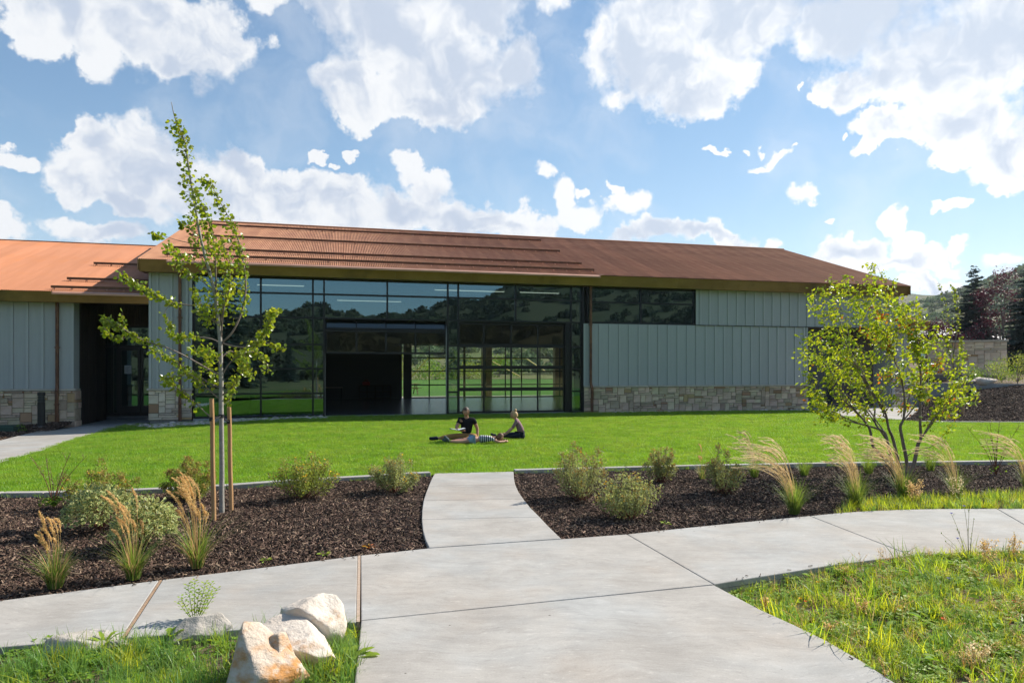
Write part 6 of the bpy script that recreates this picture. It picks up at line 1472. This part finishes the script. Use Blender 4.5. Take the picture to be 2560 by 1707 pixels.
for k, (s, o) in enumerate(((-20.3, -1.2), (-21.5, -1.6), (-20.9, -2.1))):
    leafy('bed_seedling', B(s, o, -.24), .22, .3, ('small green seedling nearest the bollard', 'small green seedling at the left edge of the wing bed', 'small green seedling at the front of the wing bed')[k], 410 + k, 'shrub_green', .1, 90, .05, cat='plant', group='seedlings in the wing bed', clumps=5)

# ---------------------------------------------------------------- inside and behind the hall
def hallobj(name, s, o, z, label, cat): return tag(empty(name, B(s, o, z), A), label, cat)
sh = hallobj('shelf_unit', -8.1, 15.1, .01, 'low dark open shelf unit against the back wall inside the hall', 'shelf')
for z in (.05, .42, .80): MB().box((-.95, -.2, z), (.95, .2, z + .03)).build('shelf', M['dark_wood'], sh)
for x in (-.95, -.48, 0, .45, .92): MB().box((x, -.2, 0), (x + .03, .2, .83)).build('divider', M['dark_wood'], sh)
rc = tag(empty('red_bag', B(-8.6, 15.1, .84), A), 'dark red bag on top of the shelf unit inside the hall', 'bag'); MB().box((-.25, -.14, 0), (.2, .14, .22)).build('bag_body', M['red_plastic'], rc, bevel=.06); MB().tube([(-.12, 0, .2), (-.05, 0, .34), (.05, 0, .34), (.1, 0, .2)], .015, 5).build('bag_handle', M['red_plastic'], rc)
tb = hallobj('work_table', -10.6, 14.6, .01, 'small dark work table beside the back wall inside the hall', 'table'); MB().box((-.6, -.35, .70), (.6, .35, .74)).build('table_top', M['tan_wall'], tb)
for x, y in ((-.55, -.3), (.5, -.3), (-.55, .25), (.5, .25)): MB().box((x, y, 0), (x + .05, y + .05, .7)).build('leg', M['frame'], tb)
ch = hallobj('stacked_chair', -11.6, 14.3, .01, 'dark chair beside the work table inside the hall', 'chair'); MB().box((-.24, -.24, .44), (.24, .24, .49)).build('seat', M['frame'], ch); MB().box((-.24, .2, .55), (.24, .24, .95)).build('backrest', M['frame'], ch)
for x, y in ((-.24, -.24), (.2, -.24), (-.24, .2), (.2, .2)): MB().box((x, y, 0), (x + .035, y + .035, .44 if y < 0 else .95)).build('leg', M['frame'], ch)
pt = tag(empty('picnic_table', B(-5.4, 23.5, 0), A + .1), 'grey picnic table on the grass behind the hall', 'table')
for k in range(5): MB().box((-.95, -.38 + k * .155, .72), (.95, -.24 + k * .155, .76)).build('plank', M['timber'], pt)
for y in (-.75, .62): MB().box((-.95, y, .42), (.95, y + .2, .46)).build('bench', M['timber'], pt)
for x in (-.7, .65):
    for a, b in (((x, -.75, 0), (x, -.2, .72)), ((x, .78, 0), (x, .2, .72))): MB().bar(a, b, .07, .05).build('leg', M['timber'], pt)
    MB().bar((x, -.7, .40), (x, .75, .40), .05, .08).build('brace', M['timber'], pt)
sw = tag(empty('play_frame', B(4.0, 48, 0), A), 'yellow play frame with sloping poles on the grass behind the hall', 'play frame')
for a, b in (((-7.5, 0, 0), (-4.8, 0, 3.0)), ((-3.8, 0, 1.2), (-1.8, 0, 2.9)), ((1.6, 0, 3.1), (5.6, 0, 1.0)), ((6.4, 0, 3.0), (8.6, 0, 1.6)), ((-4.8, 0, 3.0), (6.4, 0, 3.0))): MB().tube([a, b], .07, 6).build('pole', M['yellow_paint'], sw)
sapling(B(-4.2, 40, 0), [[(0, 0, 0), (.05, 0, 1.8), (-.1, 0, 3.6)], [(0, 0, 1.0), (.5, 0, 1.9), (.7, 0, 2.5)], [(0, 0, 1.2), (-.5, .1, 2.0), (-.7, 0, 2.6)]], 'young leafy tree on the grass behind the hall', 420, n=420, L=.12)
for k, (s, o, h, w, m) in enumerate(((-9, 88, 3.0, 7, 'shrub_green'), (-2, 98, 2.6, 6, 'shrub_leaf'), (6, 92, 3.2, 8, 'shrub_green'), (13, 100, 3, 8, 'shrub_leaf'), (-16, 104, 3.4, 8, 'shrub_green'), (0, 120, 3.6, 9, 'shrub_gray'), (22, 112, 4, 9, 'shrub_green'), (9, 132, 3.4, 9, 'shrub_gray'), (-8, 128, 3.4, 10, 'shrub_leaf'))):
    leafy('field_bush', B(s, o, -.1), h, w, ('bush at the field edge seen through the raised door', 'olive bush in the field seen through the raised door', 'green bush in the field seen through the closed door', 'olive bush in the field at the right of the closed door', 'bush far left in the field behind the hall', 'grey bush out in the dry meadow', 'big bush far right in the field behind the hall', 'grey bush far out in the meadow, right', 'olive bush far out in the meadow, left')[k], 430 + k, m, .05, 900, .42, cat='bush', group='bushes in the field behind the hall', clumps=22)

# ---------------------------------------------------------------- people on the lawn
def skin_mesh(name, joints, edges, m, parent, sub=2, root=0):
    keys = list(joints); me = bpy.data.meshes.new(name)
    me.from_pydata([joints[k][0] for k in keys], [(keys.index(a), keys.index(b)) for a, b in edges], [])
    o = bpy.data.objects.new(name, me); C.objects.link(o); o.parent = parent; me.materials.append(m)
    s = o.modifiers.new('skin', 'SKIN'); s.use_smooth_shade = True
    for i, k in enumerate(keys):
        rr = joints[k][1]; me.skin_vertices[0].data[i].radius = rr if hasattr(rr, '__len__') else (rr, rr)
        me.skin_vertices[0].data[i].use_root = (i == root)
    d = o.modifiers.new('sub', 'SUBSURF'); d.levels = sub; d.render_levels = sub
    return o
def add_head(parent, pos, s, face, hair_m, skin_m, tilt=0., bun=False, long=False):
    """face: heading the face looks to (radians); tilt leans it down"""
    h = bpy.data.objects.new('head', None); C.objects.link(h); h.parent = parent; h.location = pos; h.rotation_euler = (tilt, 0, face - math.pi / 2 + math.pi)
    bm = bmesh.new(); bmesh.ops.create_uvsphere(bm, u_segments=20, v_segments=14, radius=1)
    for v in bm.verts:
        x, y, z = v.co; jaw = 1 - .22 * max(0, -z) ** 1.2; nose = .16 * math.exp(-((x / .16) ** 2 + ((z + .08) / .22) ** 2)) if y < 0 else 0; brow = .03 * math.exp(-((z - .18) / .1) ** 2) if y < 0 else 0
        v.co = Vector((x * .78 * jaw, y * .92 * (1 - .1 * max(0, -z)) - nose - brow, z * 1.12)) * s
    me = bpy.data.meshes.new('face'); bm.to_mesh(me); bm.free(); me.materials.append(M[skin_m]); me.polygons.foreach_set('use_smooth', [True] * len(me.polygons))
    f = bpy.data.objects.new('face', me); C.objects.link(f); f.parent = h
    for x in (-1, 1):
        MB().tube([(x * .30 * s, -.80 * s, .10 * s), (x * .30 * s, -.90 * s, .10 * s)], [.11 * s, .07 * s], 8).build('eye', M['hair_dark'], h)
        MB().tube([(x * .74 * s, .02 * s, .0), (x * .86 * s, .1 * s, .02 * s)], [.16 * s, .2 * s], 8).build('ear', M[skin_m], h)
    MB().bar((-.22 * s, -.87 * s, -.46 * s), (.22 * s, -.87 * s, -.46 * s), .06 * s, .05 * s).build('mouth', M['red_plastic'], h)
    bm = bmesh.new(); bmesh.ops.create_uvsphere(bm, u_segments=20, v_segments=14, radius=1)
    for v in list(bm.verts):
        if v.co.y < -.35 and v.co.z < .45 or v.co.z < (-.75 if long else -.45): bm.verts.remove(v)
    for v in bm.verts:
        k = 1.10 + .05 * mnoise.noise(v.co * 5); v.co = Vector((v.co.x * .82 * k, v.co.y * .95 * k + .03, v.co.z * 1.12 * k)) * s
    me = bpy.data.meshes.new('hair'); bm.to_mesh(me); bm.free(); me.materials.append(M[hair_m]); me.polygons.foreach_set('use_smooth', [True] * len(me.polygons))
    o = bpy.data.objects.new('hair', me); C.objects.link(o); o.parent = h
    if bun: MB().tube([(0, .5 * s, .95 * s), (0, .7 * s, 1.25 * s), (0, .85 * s, 1.45 * s)], [.3 * s, .4 * s, .15 * s], 10).build('hair_bun', M[hair_m], h, smooth=True)
    if long:
        mb = MB(); r = random.Random(3)
        for k in range(40): a = r.uniform(-2.4, 2.4) + math.pi / 2; p = Vector((math.cos(a) * .75 * s, math.sin(a) * .8 * s, r.uniform(-.3, .6) * s)); mb.tube(spline([p, p * 1.2 + Vector((0, .1 * s, -.7 * s)), p * 1.35 + Vector((r.uniform(-.3, .3) * s, .25 * s, -1.5 * s))], 3), [.07 * s, .07 * s, .06 * s, .06 * s, .05 * s, .04 * s, .02 * s], 4)
        mb.build('long_hair', M[hair_m], h)
    return h
def add_hand(parent, p, d, up, s, m, curl=.5):
    d = Vector(d).normalized(); up = Vector(up); x = d.cross(up).normalized(); n = x.cross(d); p = Vector(p); mb = MB()
    mb.tube([p - d * .01, p + d * .045 * s, p + d * .09 * s], [.022 * s, .036 * s, .034 * s], 8)
    for k, (q, L) in enumerate(((-.030, .065), (-.010, .078), (.010, .073), (.028, .056))):
        a = p + d * .085 * s + x * q * s; b = a + d * L * .5 * s - n * L * .12 * curl * s; c = b + d * L * .5 * s * (1 - curl * .6) - n * L * .5 * curl * s; mb.tube([a, b, c], [.010 * s, .009 * s, .006 * s], 6)
    a = p + d * .03 * s - x * .03 * s; mb.tube([a, a + d * .03 * s - x * .028 * s, a + d * .062 * s - x * .036 * s - n * .01], [.012 * s, .010 * s, .007 * s], 6)
    mb.build('hand', M[m], parent, smooth=True)
def shoe(parent, heel, toe, m, w=.045, sole='sole'):
    heel, toe = Vector(heel), Vector(toe); d = toe - heel
    MB().tube([heel - d * .05, heel + d * .2 + Vector((0, 0, .02)), heel + d * .6, toe, toe + d * .06], [w * .7, w * 1.05, w, w * .85, w * .3], 10).build('shoe', M[m], parent, smooth=True)
    return None
V = lambda *a: tuple(a)
def man():
    p = at(1072, 1012); r = tag(empty('person', p, .1), 'person in black t-shirt and tan trousers sitting on the lawn with a book', 'person', 'people on the lawn')
    J = {'pel': (V(0, .05, .13), (.09, .07)), 'sp': (V(-.01, .04, .30), (.08, .06)), 'ch': (V(-.01, .0, .47), (.09, .06)), 'nk': (V(-.01, -.03, .61), .055), 'hd': (V(-.01, -.05, .68), .05),
         'sl': (V(-.17, -.01, .53), .058), 'el': (V(-.27, -.12, .33), .043), 'wl': (V(-.17, -.30, .29), .03), 'sr': (V(.17, -.01, .53), .058), 'er': (V(.27, .02, .30), .043), 'wr': (V(.27, -.08, .06), .03),
         'kl': (V(-.40, -.12, .12), .062), 'al': (V(-.72, .05, .06), .04), 'kr': (V(.22, -.34, .13), .062), 'ar': (V(-.12, -.46, .07), .04), 'hl': (V(-.11, -.02, .11), .065), 'hr': (V(.11, -.04, .11), .065)}
    skin_mesh('body', J, [('pel','sp'),('sp','ch'),('ch','nk'),('nk','hd'),('ch','sl'),('sl','el'),('el','wl'),('ch','sr'),('sr','er'),('er','wr'),('pel','hl'),('hl','kl'),('kl','al'),('pel','hr'),('hr','kr'),('kr','ar')], M['skin_tan'], r)
    e = 1.13
    T = {k: (J[k][0], tuple(q * e for q in (J[k][1] if hasattr(J[k][1], '__len__') else (J[k][1],) * 2))) for k in ('pel', 'sp', 'ch', 'nk', 'sl', 'sr')}
    T['sp'] = (V(-.01, .04, .30), (.155, .12)); T['ch'] = (V(-.01, .0, .47), (.19, .13))
    T['nk'] = (V(-.01, -.02, .585), (.07, .06)); T['ul'] = (V(-.225, -.07, .42), .062); T['ur'] = (V(.225, .005, .41), .062); T['pel'] = (V(0, .05, .16), (.17, .13))
    skin_mesh('black_shirt', T, [('pel','sp'),('sp','ch'),('ch','nk'),('ch','sl'),('sl','ul'),('ch','sr'),('sr','ur')], M['black_cloth'], r)
    L = {'pel': (V(0, .05, .10), (.16, .10)), 'hl': (V(-.11, -.02, .105), .10), 'kl': (V(-.40, -.12, .12), .078), 'hr': (V(.11, -.04, .105), .10), 'kr': (V(.22, -.34, .13), .078), 'al': (V(-.66, .02, .07), .055), 'ar': (V(-.06, -.45, .08), .055)}
    skin_mesh('tan_trousers', L, [('pel','hl'),('hl','kl'),('kl','al'),('pel','hr'),('hr','kr'),('kr','ar')], M['tan_cloth'], r)
    add_head(r, (-.02, -.075, .73), .105, -1.75, 'hair_dark', 'skin_tan', .35)
    add_hand(r, (-.17, -.30, .29), (.6, -.6, .1), (0, 0, 1), 1, 'skin_tan'); add_hand(r, (.27, -.08, .06), (.1, -1, -.35), (0, 0, 1), 1, 'skin_tan', .2)
    shoe(r, (-.72, .05, .05), (-.93, .07, .06), 'navy_cloth'); shoe(r, (-.12, -.46, .06), (-.32, -.50, .055), 'navy_cloth')
    bk = tag(empty('open_book', p + Vector((-.2, -.40, .30)), .3), 'grey book held open by the person in the black t-shirt', 'book')
    for sg in (-1, 1):
        mb = MB(); mb.v = [(0, -.11, 0), (sg * .19, -.11, .035), (sg * .19, .11, .035), (0, .11, 0), (0, -.11, .012), (sg * .19, -.11, .05), (sg * .19, .11, .05), (0, .11, .012)]
        mb.f = [(0, 1, 2, 3), (4, 7, 6, 5), (0, 4, 5, 1), (1, 5, 6, 2), (2, 6, 7, 3)]; mb.m = [0] * 5; mb.build('cover', M['sole'], bk); MB().face([(sg * .01, -.1, .015), (sg * .18, -.1, .052), (sg * .18, .1, .052), (sg * .01, .1, .015)]).build('page', M['paper'], bk)
def child():
    p = at(1092, 1018); r = tag(empty('person', p, .07), 'child in denim shorts and a striped shirt lying face down on the lawn', 'person', 'people on the lawn')
    J = {'pel': (V(0, 0, .10), (.07, .07)), 'sp': (V(.16, .0, .10), (.06, .06)), 'ch': (V(.33, 0, .11), (.065, .055)), 'nk': (V(.45, 0, .13), .042), 'hd': (V(.50, .0, .14), .04),
         'sl': (V(.39, .11, .11), .04), 'el': (V(.53, .22, .05), .03), 'wl': (V(.68, .12, .05), .022), 'sr': (V(.39, -.11, .11), .04), 'er': (V(.55, -.20, .05), .03), 'wr': (V(.72, -.08, .05), .022),
         'hl': (V(-.05, .06, .09), .075), 'kl': (V(-.34, .08, .06), .05), 'al': (V(-.62, .06, .05), .034), 'hr': (V(-.05, -.06, .09), .075), 'kr': (V(-.33, -.12, .05), .05), 'ar': (V(-.62, -.14, .07), .034)}
    skin_mesh('body', J, [('pel','sp'),('sp','ch'),('ch','nk'),('nk','hd'),('ch','sl'),('sl','el'),('el','wl'),('ch','sr'),('sr','er'),('er','wr'),('pel','hl'),('hl','kl'),('kl','al'),('pel','hr'),('hr','kr'),('kr','ar')], M['skin'], r)
    skin_mesh('striped_shirt', {'pel': (V(.07, 0, .105), (.118, .11)), 'sp': (V(.18, 0, .108), (.105, .10)), 'ch': (V(.33, 0, .118), (.12, .10)), 'nk': (V(.41, 0, .125), (.07, .06)), 'sl': (V(.39, .115, .115), .05), 'sr': (V(.39, -.115, .115), .05), 'ul': (V(.46, .17, .085), .045), 'ur': (V(.47, -.16, .085), .045)},
        [('pel','sp'),('sp','ch'),('ch','nk'),('ch','sl'),('ch','sr'),('sl','ul'),('sr','ur')], M['stripes'], r)
    skin_mesh('denim_shorts', {'pel': (V(.02, 0, .11), (.125, .12)), 'hl': (V(-.07, .065, .10), .092), 'kl': (V(-.22, .075, .08), .078), 'hr': (V(-.07, -.07, .10), .092), 'kr': (V(-.21, -.095, .075), .078)}, [('pel','hl'),('hl','kl'),('pel','hr'),('hr','kr')], M['denim'], r)
    add_head(r, (.60, -.01, .15), .085, -.5, 'hair_brown', 'skin', .5, long=True)
    add_hand(r, (.68, .12, .05), (.8, -.5, 0), (0, 0, 1), .75, 'skin', .2); add_hand(r, (.72, -.08, .05), (.7, .5, 0), (0, 0, 1), .75, 'skin', .2)
    shoe(r, (-.64, .06, .05), (-.80, .07, .09), 'sole', .038); shoe(r, (-.65, -.14, .07), (-.74, -.15, .19), 'sole', .038)
def girl():
    p = at(1193, 1007); r = tag(empty('person', p, -.1), 'girl with blond bun, mauve top and dark leggings sitting on the lawn', 'person', 'people on the lawn')
    J = {'pel': (V(.05, 0, .11), (.08, .07)), 'sp': (V(.02, 0, .26), (.06, .055)), 'ch': (V(-.05, 0, .40), (.065, .055)), 'nk': (V(-.10, 0, .52), .042), 'hd': (V(-.12, 0, .57), .04),
         'sl': (V(-.06, .12, .46), .04), 'el': (V(-.20, .16, .27), .031), 'wl': (V(-.38, .12, .12), .023), 'sr': (V(-.06, -.12, .46), .04), 'er': (V(-.18, -.17, .26), .031), 'wr': (V(-.36, -.14, .11), .023),
         'hl': (V(.02, .08, .09), .075), 'kl': (V(-.30, .14, .09), .052), 'al': (V(-.02, .22, .05), .036), 'hr': (V(.02, -.08, .09), .075), 'kr': (V(-.32, -.10, .09), .052), 'ar': (V(-.60, -.04, .06), .036)}
    ed = [('pel','sp'),('sp','ch'),('ch','nk'),('nk','hd'),('ch','sl'),('sl','el'),('el','wl'),('ch','sr'),('sr','er'),('er','wr'),('pel','hl'),('hl','kl'),('kl','al'),('pel','hr'),('hr','kr'),('kr','ar')]
    skin_mesh('body', J, ed, M['skin'], r)
    skin_mesh('mauve_top', {'pel': (V(.05, 0, .15), (.13, .11)), 'sp': (V(.02, 0, .27), (.115, .10)), 'ch': (V(-.05, 0, .40), (.13, .105)), 'nk': (V(-.09, 0, .50), (.06, .055)), 'sl': (V(-.06, .125, .46), .05), 'sr': (V(-.06, -.125, .46), .05), 'ul': (V(-.19, .16, .285), .042), 'ur': (V(-.17, -.17, .275), .042)},
        [('pel','sp'),('sp','ch'),('ch','nk'),('ch','sl'),('ch','sr'),('sl','ul'),('sr','ur')], M['mauve_cloth'], r)
    skin_mesh('dark_leggings', {'pel': (V(.06, 0, .10), (.135, .10)), 'hl': (V(.02, .08, .09), .088), 'kl': (V(-.30, .14, .09), .063), 'al': (V(-.02, .22, .05), .046), 'hr': (V(.02, -.08, .09), .088), 'kr': (V(-.32, -.10, .09), .063), 'ar': (V(-.58, -.045, .06), .044)}, [('pel','hl'),('hl','kl'),('kl','al'),('pel','hr'),('hr','kr'),('kr','ar')], M['navy_cloth'], r)
    add_head(r, (-.14, 0, .61), .098, math.pi, 'hair_blond', 'skin', .2, bun=True)
    add_hand(r, (-.38, .12, .12), (-1, -.2, -.2), (0, 0, 1), .8, 'skin', .4); add_hand(r, (-.36, -.14, .11), (-1, .1, -.2), (0, 0, 1), .8, 'skin', .4)
    shoe(r, (-.61, -.04, .05), (-.74, -.04, .12), 'navy_cloth', .036); shoe(r, (-.02, .22, .05), (.12, .24, .04), 'navy_cloth', .036)
man(); child(); girl()
# ---------------------------------------------------------------- the air: one closed box of thin haze round everything
hm = bpy.data.materials.new('haze'); hm.use_nodes = True; nt = hm.node_tree; nt.nodes.clear()
_o = node(nt, 'ShaderNodeOutputMaterial'); _v = node(nt, 'ShaderNodeVolumePrincipled', inp={'Color': (.80, .88, 1, 1), 'Density': .00013, 'Anisotropy': .25})
nt.links.new(_v.outputs[0], _o.inputs['Volume'])
tag(MB().box((-1510, -1510, -4), (1510, 1510, 165)).build('haze', hm), kind='stuff')
